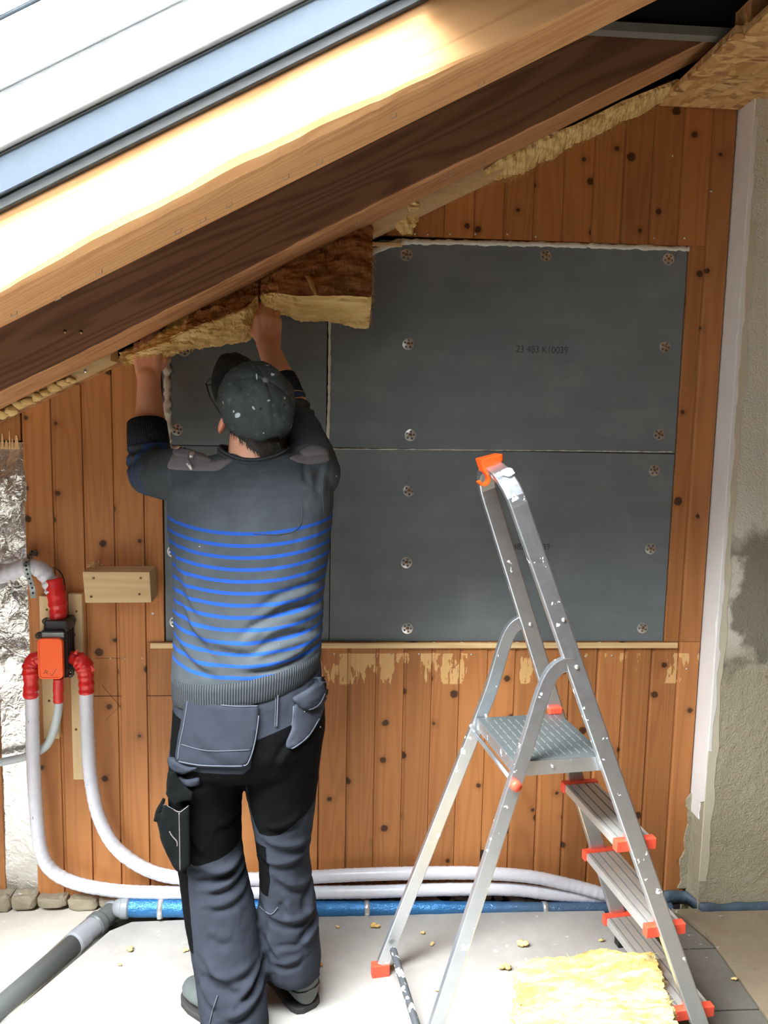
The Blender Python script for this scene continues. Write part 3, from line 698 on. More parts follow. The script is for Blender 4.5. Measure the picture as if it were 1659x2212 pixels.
# distribution box with orange lid
mf = empty('distribution_box', P(120, 1470, -.02)); tag(mf, 'black distribution box with bright orange lid and red taped connections', 'box')
Y0 = -.135
l0, l1 = P(80, 1380, Y0), P(136, 1467, Y0)
a0, a1 = P(87, 1352, -.06), l1
MB().box(l0.x + .003, l1.x + .002, -.122, -.020, l1.z + .003, a0.z).build('body', M['black_plastic'], mf, bevel=.006)
MB().box(P(94, 1350, -.1).x, P(147, 1350, -.1).x, -.105, -.025, P(100, 1366, -.1).z, P(100, 1340, -.1).z).build('neck', M['black_plastic'], mf, bevel=.008)
for i in range(4):      # ribs on the visible flank
    yy = -.045 - i * .02; xx = l1.x + .002
    MB().box(xx - .001, xx + .004, yy - .003, yy + .003, a1.z + .01, a0.z - .01).build('flank_rib', M['black_plastic'], mf)
def rrect(x0, x1, z0, z1, r, n=5):
    pts = []
    for (cx_, cz_, a_) in ((x1 - r, z1 - r, 0), (x0 + r, z1 - r, 90), (x0 + r, z0 + r, 180), (x1 - r, z0 + r, 270)):
        for k in range(n + 1):
            t = math.radians(a_ + 90 * k / n); pts.append((cx_ + r * math.cos(t), cz_ + r * math.sin(t)))
    return pts
def plate(name, x0, x1, z0, z1, r, ya, yb, m, par, inset=0.0):
    A = rrect(x0, x1, z0, z1, r); B = rrect(x0 + inset, x1 - inset, z0 + inset, z1 - inset, max(r - inset, .001))
    return MB().loft([[(x, yb, z) for x, z in A], [(x, ya, z) for x, z in A]] + ([[(x, ya, z) for x, z in B], [(x, ya + .0022, z) for x, z in B]] if inset else [])).build(name, M[m], par, False, bevel=0.0008)
plate('lid', l0.x, l1.x, l1.z, l0.z, .013, Y0, Y0 + .016, 'orange', mf, .0045)
MB().box(l0.x + .004, l1.x - .001, Y0 + .012, -.118, l1.z + .005, l0.z - .002).build('lid_collar', M['black_plastic'], mf, bevel=.004)
rr = P(108, 1372, Y0 + .02); MB().box(l0.x + .008, l1.x + .002, Y0 + .012, Y0 + .02, rr.z - .006, rr.z + .010).build('clear_label', M['galv'], mf, bevel=.003)
# pen marks on the lid: an A-like letter and a tick
def pen(pts, par):
    MB().tube([P(x, y, Y0 + .0014) for x, y in pts], 0.0006, 5).build('pen_mark', M['ink'], par)
pen([(94, 1456), (98, 1447), (103, 1451), (97, 1453)], mf); pen([(99, 1452), (104, 1457)], mf); pen([(108, 1455), (112, 1460), (122, 1444)], mf)
def tape(name, pts, rads, par=mf, n=14):
    path = interp(pts, 8); R = np.interp(np.linspace(0, 1, len(path)), np.linspace(0, 1, len(rads)), rads)
    R = [r * (1 + .10 * fbm(p, 75, 2) + .05 * math.sin(i * 1.7)) for i, (r, p) in enumerate(zip(R, path))]
    return MB().tube(path, R, n).build(name, M['red_tape'], par, True)
tape('red_tape', H([(116, 1250, -.062), (122, 1285, -.065), (126, 1320, -.066), (124, 1350, -.066)], -.06), [.0255, .027, .026, .0205])
tape('red_tape', H([(98, 1420, -.075), (76, 1424, -.078), (67, 1440, -.078), (67, 1470, -.076), (67, 1506, -.075)], -.07), [.019, .023, .025, .022, .0225])
tape('red_tape', H([(146, 1418, -.07), (168, 1424, -.075), (182, 1440, -.076), (186, 1465, -.075), (187, 1497, -.075)], -.07), [.016, .024, .027, .022, .0225])
tape('red_tape', H([(126, 1462, -.085), (126, 1490, -.075), (126, 1516, -.07)], -.07), [.0150, .0155, .0145])
# loose tape ends
for q in (((158, 1412), (168, 1402), (166, 1415)), ((196, 1438), (206, 1446), (198, 1452)), ((60, 1440), (74, 1446), (62, 1452))):
    p_ = [P(x, y, -.102) for x, y in q]; MB().add(p_ + [v + V((0, .002, 0)) for v in p_], [(0, 1, 2), (5, 4, 3), (0, 3, 4, 1), (1, 4, 5, 2), (2, 5, 3, 0)]).build('tape_end', M['red_tape'], mf)
for (cx_, cy_, dx, dy) in ((99, 1341, 8, 8), (157, 1340, -7, 9), (84, 1372, 12, 2), (155, 1372, -8, 0), (155, 1448, -8, -4), (154, 1455, -8, 2)):   # fixing lugs
    c = P(cx_, cy_, -.04); d = P(cx_ + dx * 1.6, cy_ + dy * 1.6, -.04); lg = MB(); ly = -.034 if cy_ < 1400 else -.04
    lg.disc(V((c.x, ly, c.z)), (0, -1, 0), .0095, .014, 16); lg.obox(V(((c.x + d.x) / 2, ly - .006, (c.z + d.z) / 2)), (d - c).normalized(), V((0, 1, 0)), (d - c).normalized().cross(V((0, 1, 0))), (d - c).length / 2, .006, .006)
    o = lg.build('fixing_lug', M['black_plastic'], mf, bevel=.001)
    MB().disc(V((c.x, ly - .014, c.z)), (0, -1, 0), .0045, .0016, 12).build('screw', M['screw'], o, True)
# boards behind the box
for name, q0, q1, lb, sc_pts in (('mounting_board', (84, 1288), (128, 1596), 'pale board behind the orange-lidded box, left and shorter of the pair', ((101, 1317), (106, 1514))), ('mounting_board', (147, 1283), (187, 1684), 'pale board behind the orange-lidded box, right and longer of the pair', ((165, 1321), (164, 1576)))):
    a, b = P(*q0, -.020), P(*q1, -.020)
    o = MB().box(a.x, b.x, -.020, -.0005, b.z, a.z).build(name, M['pale_v'], None, bevel=.0012); tag(o, lb, 'board', 'boards behind the orange lid')
    for s_ in sc_pts: head(*s_, r=.0042, m='screw', parent=o, y=-.0205, name='screw')
# rough block
a, b = P(178, 1235, -.085), P(327, 1303, -.085)
bk = MB().hexa([(a.x + .006, -.085, b.z), (b.x, -.085, b.z + .002), (b.x, -.0005, b.z + .002), (a.x + .004, -.0005, b.z), (a.x, -.085, a.z), (b.x - .004, -.085, a.z), (b.x - .004, -.0005, a.z + .004), (a.x, -.0005, a.z)]).build('wooden_block', M['block'], None, bevel=.0015)
tag(bk, 'rough pale wooden block with four screws fixed on the panelled wall', 'block')
for s_ in ((202, 1249), (304, 1249), (197, 1289), (301, 1284)): head(*s_, r=.0042, m='screw', parent=bk, y=-.0855, name='screw')
rg = random.Random(4); c = P(205, 1222, -.05); mb = MB()
for i in range(16):
    p0 = c + V((rg.uniform(-.02, .02), rg.uniform(-.01, .01), rg.uniform(-.004, .004))); mb.tube([p0, p0 + V((rg.uniform(-.016, .010), 0, rg.uniform(-.004, .012)))], .0016, 4)
tag(mb.build('splinters', M['block'], bk), kind='stuff')
# perforated strap over the duct
def ribbon(pts, w, th, name, m, par, label=None):
    path = interp(pts, 10); mb = MB(); rings = []
    for i, p in enumerate(path):
        t = (path[min(i + 1, len(path) - 1)] - path[max(i - 1, 0)]).normalized(); s = V((1, 0.0, 0.12)); s = (s - t * s.dot(t)).normalized(); n_ = s.cross(t)
        rings.append([p + s * w / 2, p + s * w / 2 + n_ * th, p - s * w / 2 + n_ * th, p - s * w / 2])
    o = mb.loft(rings).build(name, M[m], par); return o, path
st, sp = ribbon(H([(72, 1188, -.003), (66, 1200, -.03), (57, 1216, -.085), (58, 1232, -.088), (64, 1252, -.07), (70, 1272, -.05), (72, 1292, -.045)], 0), .0165, .0012, 'fixing_strap', 'galv', None)
tag(st, 'grey perforated metal strap looped over the wrapped duct', 'strap')
mb = MB()
for i in range(4, len(sp) - 2, 5):
    t = (sp[i + 1] - sp[i - 1]).normalized(); mb.disc(sp[i], V((1, 0, 0)).cross(t), .0032, -.0016, 10); mb.disc(sp[i], V((1, 0, 0)).cross(t), .0032, .0016, 10)
tag(mb.build('strap_holes', M['dark_gap'], st), kind='stuff')
MB().box(P(70, 1186).x, P(81, 1186).x, -.006, -.001, P(75, 1200).z, P(75, 1191).z).build('strap_end', M['galv'], st)
# thin black cable beside the red tape
hose('thin_cable', H([(115, 1226), (128, 1234), (138, 1252), (141, 1278), (143, 1300)], -.006), .0018, 'black_plastic', 'thin black cable curving behind the upper red tape', n=6, cat='cable')
# cable clip low on the boards
c = P(1043, 1848, 0); ck = MB().box(c.x - .008, c.x + .010, -.012, -.0005, c.z - .026, c.z + .022).build('cable_clip', M['black_plastic'], None, bevel=.003); tag(ck, 'small black clip low on the boards behind the ladder leg', 'clip')

# stones under the boards at the left, rubble in the trench
for i, (x0, x1, y0, y1) in enumerate(((-60, 24, 1932, 1962), (26, 78, 1933, 1956), (82, 145, 1936, 1953), (148, 212, 1938, 1958), (214, 266, 1936, 1952))):
    a, b = P(x0, y1, -.02), P(x1, y0, -.02); c = (a + b) / 2
    v_, f_ = lump((0, 0, 0), (1, 1, 1), i * 3 + 1, .12, 1.6, 3); sq = lambda q: math.copysign(min(abs(q), 1.4) ** .38, q)
    v_ = [V((c.x + sq(q.x) * (b.x - a.x) / 2 * 1.04 + .003 * fbm(q, 4, 2), .010 + sq(q.y) * .046, c.z - .004 + sq(q.z) * (b.z - a.z) / 2 * 1.35 + .006 * fbm(q + V((i, 0, 0)), 2.2, 3))) for q in v_]
    tag(MB().add(v_, f_).build('stone', M['stone'], wall, False))
rg = random.Random(9); mb = MB()
for i in range(230):
    x = rg.uniform(-.5, 1.12); r_ = rg.uniform(.008, .024)
    v_, f_ = lump((x, rg.uniform(-.035, .02), rg.uniform(-.03, .004)), (r_ * 1.2, r_, r_ * .8), i, .4, 1.6, 1); mb.add(v_, f_)
tag(mb.build('rubble', M['rubble'], tr), kind='stuff')

# blue wrapped pipe with clamps, grey drain pipe
def m_blue():
    t = NT('blue_foil_wrap'); c = t.coord(); n1 = t.noise(t.mul(c, (40, 90, 90)), 1, 4, 0.6, 1.0); n2 = t.noise(c, 260, 2)
    x = t.sep(c)[0]; fade = t.ss(x, 0.35, 0.75)
    col = t.mix(n1, srgb(36, 92, 148), srgb(72, 140, 196)); col = t.mix(t.math('MULTIPLY', fade, 0.7), col, srgb(104, 120, 138))
    return t.fin(col, 0.3, 0.45, t.bump(t.math('ADD', n1, t.math('MULTIPLY', n2, .3)), 0.6, 0.006))
M['blue'] = m_blue()
PB = -.062
pth = interp([P(272, 1960, PB), P(500, 1962, PB), P(700, 1963, PB), P(1000, 1962, PB), P(1310, 1962, PB), P(1450, 1962, PB)], 30); r_ = .028
RP = lambda p: .030 - .0115 * max(0, min(1, (p.x + .55) / 1.4))
bl = MB().tube(pth, [RP(p) * (1 + .05 * fbm(p, 22, 3)) for p in pth], 16).build('wrapped_pipe', M['blue'], None, True); tag(bl, 'blue foil-wrapped pipe lying along the foot of the wall', 'pipe')
for px_ in (350, 797, 1172):
    c = min(pth, key=lambda p: abs(p.x - P(px_, 1957, PB).x)); o = MB().tube([c - V((.008, 0, 0)), c + V((.008, 0, 0))], RP(c) * 1.10, 20).build('pipe_clamp', M['steel'], bl, True)
    MB().obox(c + V((0, -RP(c) - .002, -.008)), V((1, 0, 0)), V((0, 1, 0)), V((0, 0, 1)), .006, .005, .008).build('clamp_bolt', M['steel'], o, bevel=.001)
M['drain'] = simple('grey_drain_pvc', srgb(92, 96, 95), 0.45, var=0.16, scale=9, bump=0.15)
M['drain_lt'] = simple('light_grey_pvc', srgb(138, 140, 144), 0.45, var=0.05, scale=9, bump=0.05)
dp = empty('drain_pipe', Z(150, 2060, 0)); tag(dp, 'grey drain pipe with collars slanting across the floor at bottom left', 'pipe')
zc = .012; a = Z(-40, 2213, zc); b = Z(180, 2022, zc); c1_ = Z(212, 1992, zc); c2_ = Z(250, 1963, zc); c3_ = V((pth[0].x, PB, pth[0].z))
MB().tube([a + (a - b) * 1.2, b], .031, 24).build('pipe', M['drain'], dp, True)
d_ = (b - a).normalized()
MB().tube([b - d_ * .045, b - d_ * .038, b + d_ * .0, b + d_ * .002], [.0335, .036, .036, .033], 48).build('collar', M['drain_lt'], dp, False)
MB().tube([b - d_ * .01, b + d_ * .05], .032, 48).build('sleeve', M['drain_lt'], dp, False)
MB().tube([b + d_ * .045, b + d_ * .05, b + d_ * .072, b + d_ * .078], [.033, .037, .037, .033], 48).build('collar', M['drain'], dp, False)
MB().tube([b + d_ * .07, c2_ - d_ * .01], .031, 48).build('sleeve', M['drain'], dp, False)
el = interp([c2_ - d_ * .015, c2_ + d_ * .012, (c2_ + c3_) / 2 + d_ * .008, c3_ - V((.012, 0, 0)), c3_ + V((.006, 0, 0))], 8)
MB().tube(el, .0305, 24).build('elbow', M['drain_lt'], dp, True)
MB().tube([c2_ - d_ * .02, c2_ - d_ * .014, c2_ + d_ * .004, c2_ + d_ * .008], [.032, .0355, .0355, .032], 48).build('collar', M['drain_lt'], dp, False)
MB().tube([c3_ - V((.014, 0, 0)), c3_ - V((.010, 0, 0)), c3_ + V((.008, 0, 0)), c3_ + V((.012, 0, 0))], [.031, .0345, .0345, .030], 48).build('collar', M['drain_lt'], dp, False)
# blue membrane at the foot of the plaster wall
x_a = P(1442, 1940, -.06).x; vs_, fs = [], []; n = 60
for i in range(n + 1):
    x = x_a + (2.3 - x_a) * i / n; hh = .026 + .010 * fbm((x, 0, 0), 14, 3) + 0 - .012 * (i / n)
    yb = -.098 if x > XR - .01 else -.03
    vs_ += [(x, yb - .014, -.012), (x, yb - .004, hh), (x, yb + .004, hh), (x, yb + .004, -.012)]
for i in range(n):
    for j in range(4): k = i * 4; fs.append((k + j, k + (j + 1) % 4, k + 4 + (j + 1) % 4, k + 4 + j))
fs += [(3, 2, 1, 0), (n * 4, n * 4 + 1, n * 4 + 2, n * 4 + 3)]
M['blue_mem'] = simple('dusty_blue_membrane', srgb(76, 92, 106), 0.6, var=0.25, scale=22, bump=0.6, bscale=40, bd=.006)
tag(MB().add(vs_, fs).build('membrane_strip', M['blue_mem'], None, True), 'dusty blue membrane strip along the foot of the plaster wall', 'membrane')

# ------------------------------------------------------------------ glass wool
def wool_box(name, corners, n, amp, m, label=None, cat=None, parent=None, fr=26, seed=0, stretch=(1, 1, 1), fuzz=0, fuzz_len=.02, fmat=None):
    """block given by 8 corners (4 bottom, 4 top); faces subdivided and displaced by layered noise"""
    c = [V(p) for p in corners]; bm = bmesh.new(); vv = [bm.verts.new(p) for p in c]
    for f in ((3, 2, 1, 0), (4, 5, 6, 7), (0, 1, 5, 4), (1, 2, 6, 5), (2, 3, 7, 6), (3, 0, 4, 7)): bm.faces.new([vv[i] for i in f])
    bmesh.ops.recalc_face_normals(bm, faces=bm.faces)
    bmesh.ops.subdivide_edges(bm, edges=bm.edges[:], cuts=n, use_grid_fill=True)
    bmesh.ops.smooth_vert(bm, verts=bm.verts[:], factor=0.5, use_axis_x=True, use_axis_y=True, use_axis_z=True)
    bm.normal_update(); s3 = V(stretch)
    for v in bm.verts:
        q = V((v.co.x * s3.x, v.co.y * s3.y, v.co.z * s3.z)) + V((seed, 0, 0))
        v.co += v.normal * (amp * fbm(q, fr, 5) + amp * .35 * fbm(q, fr * 4, 2))
    me = bpy.data.meshes.new(name); bm.to_mesh(me)
    o = link(name, me, M[m], parent, False)
    if fuzz:
        bm.normal_update(); rg_ = random.Random(seed); fl_ = list(bm.faces); mb = MB()
        for i in range(fuzz):
            f = rg_.choice(fl_); p = f.calc_center_median(); d = (f.normal + V((rg_.uniform(-1, 1), rg_.uniform(-1, 1), rg_.uniform(-1, 1))) * .9).normalized(); s_ = d.orthogonal().normalized() * .0005
            L = fuzz_len * rg_.uniform(.3, 1); q = p + d * L * .6 + V((0, 0, -L * .1)); e_ = p + d * L + V((rg_.uniform(-.3, .3) * L, 0, -.3 * L))
            k = len(mb.v); mb.v += [p - s_, p + s_, q + s_ * .7, q - s_ * .7, e_]; mb.f += [(k, k + 1, k + 2, k + 3), (k + 3, k + 2, k + 4)]
        tag(mb.build('wool_fibres', M[fmat or m], o, fix=False), kind='stuff')
    bm.free()
    if label: tag(o, label, cat)
    return o
# batt being pushed up: slab on the right, squeezed roll on the left
def band(name, stations, m, seed, amp, nsec=18, per=16):
    """soft body swept through sections (list of closed outlines in world space, same count)"""
    rings = []; K = len(stations)
    for i in range(K - 1):
        for k in range(per):
            t = k / per; a, b, c_, d = stations[max(i - 1, 0)], stations[i], stations[i + 1], stations[min(i + 2, K - 1)]
            rings.append([0.5 * ((2 * b[j]) + (c_[j] - a[j]) * t + (2 * a[j] - 5 * b[j] + 4 * c_[j] - d[j]) * t * t + (3 * b[j] - a[j] - 3 * c_[j] + d[j]) * t ** 3) for j in range(len(b))])
    rings.append(stations[-1]); out = []
    for r in rings:
        m_ = len(r); q = []
        for j in range(m_):
            for k in range(12): q.append(r[j].lerp(r[(j + 1) % m_], k / 12))
        cen = sum(q, V()) / len(q)
        out.append([p + (p - cen).normalized() * (amp * fbm(V((p.x * 9, p.y * 55, p.z * 60)) + V((seed, 0, 0)), 1, 4) + amp * .4 * fbm(V((p.x * 40, p.y * 150, p.z * 150)), 1, 3)) for p in q])
    return MB().loft(out)
wb = empty('glass_wool_batt', P(690, 640, -.12)); tag(wb, 'brown and yellow glass wool batt held up under the rafter by the worker', 'insulation')
def sect(top, edge, low, yt, ye, yl):   # outline: top edge (hidden by the rafter), front lower edge, lower back
    t_, e_, l_ = P(*top, yt), P(*edge, ye), P(*low, yl)
    return [t_, e_, l_, V((l_.x, -.02, l_.z + .01)), V((t_.x, -.02, t_.z))]
S = [sect((556, 608), (560, 640), (566, 655), -.09, -.13, -.11), sect((600, 560), (590, 632), (590, 668), -.09, -.20, -.14), sect((650, 530), (650, 640), (648, 682), -.09, -.23, -.15), sect((710, 500), (712, 640), (712, 688), -.09, -.24, -.15), sect((765, 470), (762, 640), (757, 697), -.09, -.245, -.15), sect((806, 490), (803, 643), (797, 703), -.09, -.245, -.15)]
wob = band('batt_face', S, 'wool_brown', 3, .013); o = wob.build('batt_slab', M['wool_brown'], wb, False)
o.data.materials.append(M['wool_pale'])
m_ = 60
for i, p in enumerate(o.data.polygons):
    if len(p.vertices) == 4:
        j = min(v % m_ for v in p.vertices if True)
        js = sorted(v % m_ for v in p.vertices)
        if 12 <= js[0] and js[-1] <= 36: p.material_index = 1
    else: p.material_index = 0
def sect2(top, mid, low, yt, ym, yl):
    t_, e_, l_ = P(*top, yt), P(*mid, ym), P(*low, yl)
    return [t_, e_, l_, V((l_.x, -.03, l_.z + .006)), V((t_.x, -.03, t_.z + .01))]
S = [sect2((258, 762), (262, 775), (270, 784), -.085, -.10, -.09), sect2((300, 742), (300, 762), (306, 780), -.09, -.13, -.11), sect2((350, 715), (355, 740), (358, 766), -.09, -.15, -.11), sect2((410, 680), (415, 712), (416, 748), -.09, -.16, -.12), sect2((470, 645), (475, 690), (478, 742), -.09, -.17, -.12), sect2((525, 620), (530, 668), (534, 728), -.09, -.17, -.12), sect2((560, 600), (557, 640), (558, 692), -.09, -.14, -.11)]
o2 = band('batt_roll', S, 'wool_pale', 9, .013).build('batt_roll', M['wool_pale'], wb, False); o2.data.materials.append(M['wool_brown'])
for p in o2.data.polygons:
    if len(p.vertices) == 4:
        js = sorted(v % 60 for v in p.vertices)
        if js[-1] <= 11 and p.center.x > P(400, 700, -.15).x: p.material_index = 1
# torn strand on its face and loose fibres
MB().loft([[P(x - w_, y, yy), P(x + w_, y, yy), P(x + w_, y, yy + .006), P(x - w_, y, yy + .006)] for x, y, w_, yy in ((664, 596, 5, -.185), (672, 610, 7, -.205), (676, 624, 5, -.222), (681, 637, 3, -.238))]).build('torn_strand', M['wool_pale'], wb, True)
def fibres(name, segs, n, L, m, par, seed):
    rg_ = random.Random(seed); mb = MB()
    for i in range(n):
        a_, b_ = rg_.choice(segs); p = a_.lerp(b_, rg_.random()) + V((rg_.uniform(-.006, .006), rg_.uniform(-.02, .02), rg_.uniform(-.004, .004)))
        d = V((rg_.uniform(-1, 1), rg_.uniform(-.6, .3), rg_.uniform(-1.2, .6))).normalized(); s_ = d.orthogonal().normalized() * .0006; l_ = L * rg_.uniform(.3, 1)
        q = p + d * l_ * .6; e_ = p + d * l_ + V((rg_.uniform(-.3, .3), 0, -.3)) * l_
        k = len(mb.v); mb.v += [p - s_, p + s_, q + s_, q - s_, e_]; mb.f += [(k, k + 1, k + 2, k + 3), (k + 3, k + 2, k + 4)]
    tag(mb.build(name, M[m], par, fix=False), kind='stuff')
fibres('loose_fibres', [(P(803, 520, -.1), P(803, 640, -.22)), (P(800, 640, -.22), P(797, 700, -.15)), (P(580, 665, -.14), P(790, 698, -.15)), (P(270, 780, -.1), P(420, 750, -.12)), (P(420, 750, -.12), P(555, 695, -.12)), (P(265, 770, -.1), P(275, 785, -.1))], 900, .018, 'wool_pale', wb, 2)
fibres('face_fibres', [(P(600, 600, -.18), P(795, 560, -.16)), (P(590, 630, -.2), P(800, 620, -.235)), (P(640, 575, -.17), P(800, 530, -.13)), (P(430, 690, -.15), P(545, 640, -.16))], 700, .016, 'wool_brown', wb, 6)
fibres('pale_tufts', [(P(600, 600, -.19), P(795, 560, -.17)), (P(590, 630, -.21), P(800, 620, -.24)), (P(380, 720, -.15), P(545, 650, -.17))], 160, .014, 'wool_pale', wb, 7)
# wool edge hanging out under the rafter on the right
rg = random.Random(8); rings = []; n = 150
pa = [(1046, 395, 384), (1090, 385, 352), (1130, 376, 330), (1165, 352, 312), (1200, 342, 300), (1240, 312, 286), (1290, 292, 262), (1340, 266, 236), (1400, 240, 212), (1465, 203, 186)]
for i in range(n + 1):
    u = i / n * (len(pa) - 1); k = min(int(u), len(pa) - 2); f = u - k; px_ = pa[k][0] * (1 - f) + pa[k + 1][0] * f; lo = pa[k][1] * (1 - f) + pa[k + 1][1] * f; hi = pa[k][2] * (1 - f) + pa[k + 1][2] * f
    lo += 5 * fbm((px_ * .03, 0, 0), 1, 3) + 3 * fbm((px_ * .2, 3, 0), 1, 2)
    A, B = P(px_, lo, -.03), P(px_, hi - 16, -.097); a1 = 0.008 * fbm((px_ * .05, 7, 0), 1, 3)
    mid1 = A.lerp(B, .4) + V((0, -.014 + a1, -.006)); mid2 = A.lerp(B, .75) + V((0, -.016 - a1, -.002))
    r5 = [A, mid1, mid2, B, V((B.x, -.005, B.z + .03)), V((A.x, -.006, A.z + .006))]
    q = []
    for j in range(6):
        for kk in range(3):
            p = r5[j].lerp(r5[(j + 1) % 6], kk / 3); q.append(p + V((0, -1, -.4)) * (.006 * fbm(p, 60, 3)))
    rings.append(q)
we = MB().loft(rings).build('wool_edge', M['wool_pale'], None); tag(we, 'ragged yellow wool edge hanging below the rafter at upper right', 'insulation')
sg = [(P(pa[k][0], pa[k][1], -.04), P(pa[k + 1][0], pa[k + 1][1], -.04)) for k in range(len(pa) - 1)]
fibres('loose_fibres', sg, 500, .022, 'wool_pale', we, 4)
v_, f_ = lump(P(873, 470, -.06), (.035, .02, .045), 4, .5, 1.8, 4); v2, f2 = lump(P(893, 445, -.07), (.03, .02, .02), 5, .5, 1.8, 4)
wt = MB().add(v_, f_).add(v2, f2).build('wool_tuft', M['wool_pale'], None); tag(wt, 'small wool tuft stuck under the rafter above the board corner', 'insulation')

# wool block on the floor, lit by the roof window
zt = .15
tA, tB, tC, tD = Z(1118, 2074, zt), Z(1415, 2056, zt), Z(1475, 2262, zt), Z(1114, 2262, zt)
bw = wool_box('glass_wool_block', [V((p.x, p.y, .002)) for p in (tD, tC, tB, tA)] + [tD, tC, tB, tA], 60, .015, 'wool_floor', 'yellow layered glass wool block on the floor at the ladder foot', 'insulation', fr=20, seed=4, stretch=(.35, 1.6, 1.4), fuzz=1800, fuzz_len=.022)
# scraps of wool on the floor
for i, (x, y, r_) in enumerate(((283, 2054, .010), (399, 2056, .008), (811, 2002, .011), (915, 2018, .007), (935, 2042, .007), (1128, 2041, .016), (1090, 2094, .013), (1302, 2034, .008), (729, 2004, .005), (688, 2088, .010), (948, 2140, .008), (1585, 2117, .007), (258, 2086, .005))):
    v_, f_ = [], []; mb = MB(); rg = random.Random(i + 40); c = Z(x, y, 0)
    for k in range(4):
        q = (c.x + rg.uniform(-r_, r_) * .9, c.y + rg.uniform(-r_, r_) * .6, r_ * .30 + rg.uniform(0, .25) * r_); a_, b_ = lump(q, (r_ * .75, r_ * .55, r_ * .42), i * 5 + k, .5, 1.8, 2); mb.add(a_, b_)
    zm = min(p.z for p in mb.v)
    for p in mb.v: p.z -= zm - .0015
    o = mb.build('wool_scrap', M['wool_brown'] if i == 9 else M['wool_pale'], None, True)
    where = {0: 'wool scrap left of the worker on the bright floor, larger of the two', 1: 'flat wool scrap just left of the worker trouser leg', 2: 'wool scrap behind the far ladder foot, near the blue pipe', 3: 'small wool scrap between the two ladder legs, nearer the wall', 4: 'tiny wool scrap between the ladder legs, farther from the wall', 5: 'biggest wool scrap, behind the yellow wool block', 6: 'wool scrap left of the yellow block corner', 7: 'small wool scrap left of the far ladder rail foot', 8: 'tiny wool scrap right of the worker near the blue pipe', 9: 'dark wool scrap beside the heel of the right boot', 10: 'wool scrap half hidden behind the near ladder leg', 11: 'small wool scrap on the right tile edge', 12: 'tiny wool crumb left on the bright floor'}[i]
    tag(o, where, 'wool scrap', 'wool scraps on the floor')

# ------------------------------------------------------------------ stepladder
def m_alu():
    t = NT('scuffed_aluminium'); c = t.coord(); n1 = t.noise(c, 16, 5, 0.6); n2 = t.noise(t.mul(c, (60, 60, 60)), 1, 4, 0.7); n3 = t.noise(t.mul(c, (300, 300, 12)), 1, 2)
    col = t.mix(n1, srgb(192, 197, 202), srgb(226, 229, 232))
    z = t.sep(c)[2]
    fl_ = t.math('ADD', t.math('MULTIPLY', t.noise(c, 38, 3, .6), .8), t.math('MULTIPLY', t.noise(c, 12, 2), .2))
    pm = t.ss(fl_, .63, .65)
    col = t.mix(pm, col, srgb(232, 232, 228)); met = t.math('SUBTRACT', 0.92, t.math('MULTIPLY', pm, 0.9))
    return t.fin(col, t.math('ADD', t.math('MULTIPLY', n2, .22), .26), met, t.bump(n3, .06, .001))
M['alu'] = m_alu()
M['alu_step'] = simple('ribbed_aluminium', srgb(206, 204, 198), 0.45, 0.6, var=0.1, scale=20, bump=0.2)
M['rubber'] = simple('grey_rubber_strip', srgb(120, 119, 116), 0.8, var=0.2, scale=60, bump=0)
M['paint'] = simple('white_paint', srgb(238, 240, 240), 0.6, var=0.02, bump=0.2)
LO = V((0.3877, -0.5384, 0)); th = 0.1294; la = V((math.cos(th), math.sin(th), 0)); lw = V((-math.sin(th), math.cos(th), 0))
tf, w0_, kk_, hp, stp, ztp, as_, ts_ = 0.3816, 0.096, 0.0771, 0.784, 0.2263, 1.5146, 0.056, 0.3317
def fr(z, s): return LO + la * (tf * (ztp - z)) + lw * (s * (w0_ + kk_ * (ztp - z))) + V((0, 0, z))
def sr(z, s): return LO + la * (as_ - ts_ * (hp - z)) + lw * (s * (w0_ + kk_ * (ztp - z))) + V((0, 0, z))
ld = empty('stepladder', (fr(.4, 0).x - .25, fr(.4, 0).y, 0)); tag(ld, 'aluminium stepladder with platform, orange plastic caps and a hoop top', 'ladder')
fdir = (fr(1, 0) - fr(0, 0)).normalized(); fn = fdir.cross(lw).normalized()
ZT = 1.485; rb = .085
top_c = fr(ZT - rb, 0)
hw = w0_ + kk_ * (ztp - (ZT - rb))
rail_path = [fr(z, 1) for z in np.linspace(0.03, ZT - rb - .02, 14)]
for k in range(0, 13):
    a_ = math.pi * k / 12; rail_path.append(top_c + lw * (hw * math.cos(a_)) + fdir * (rb * 1.05 * math.sin(a_)))
rail_path += [fr(z, -1) for z in np.linspace(ZT - rb - .02, 0.03, 14)]
MB().sweep(rail_path, fn, .0215, .0095).build('hoop_rail', M['alu'], ld)
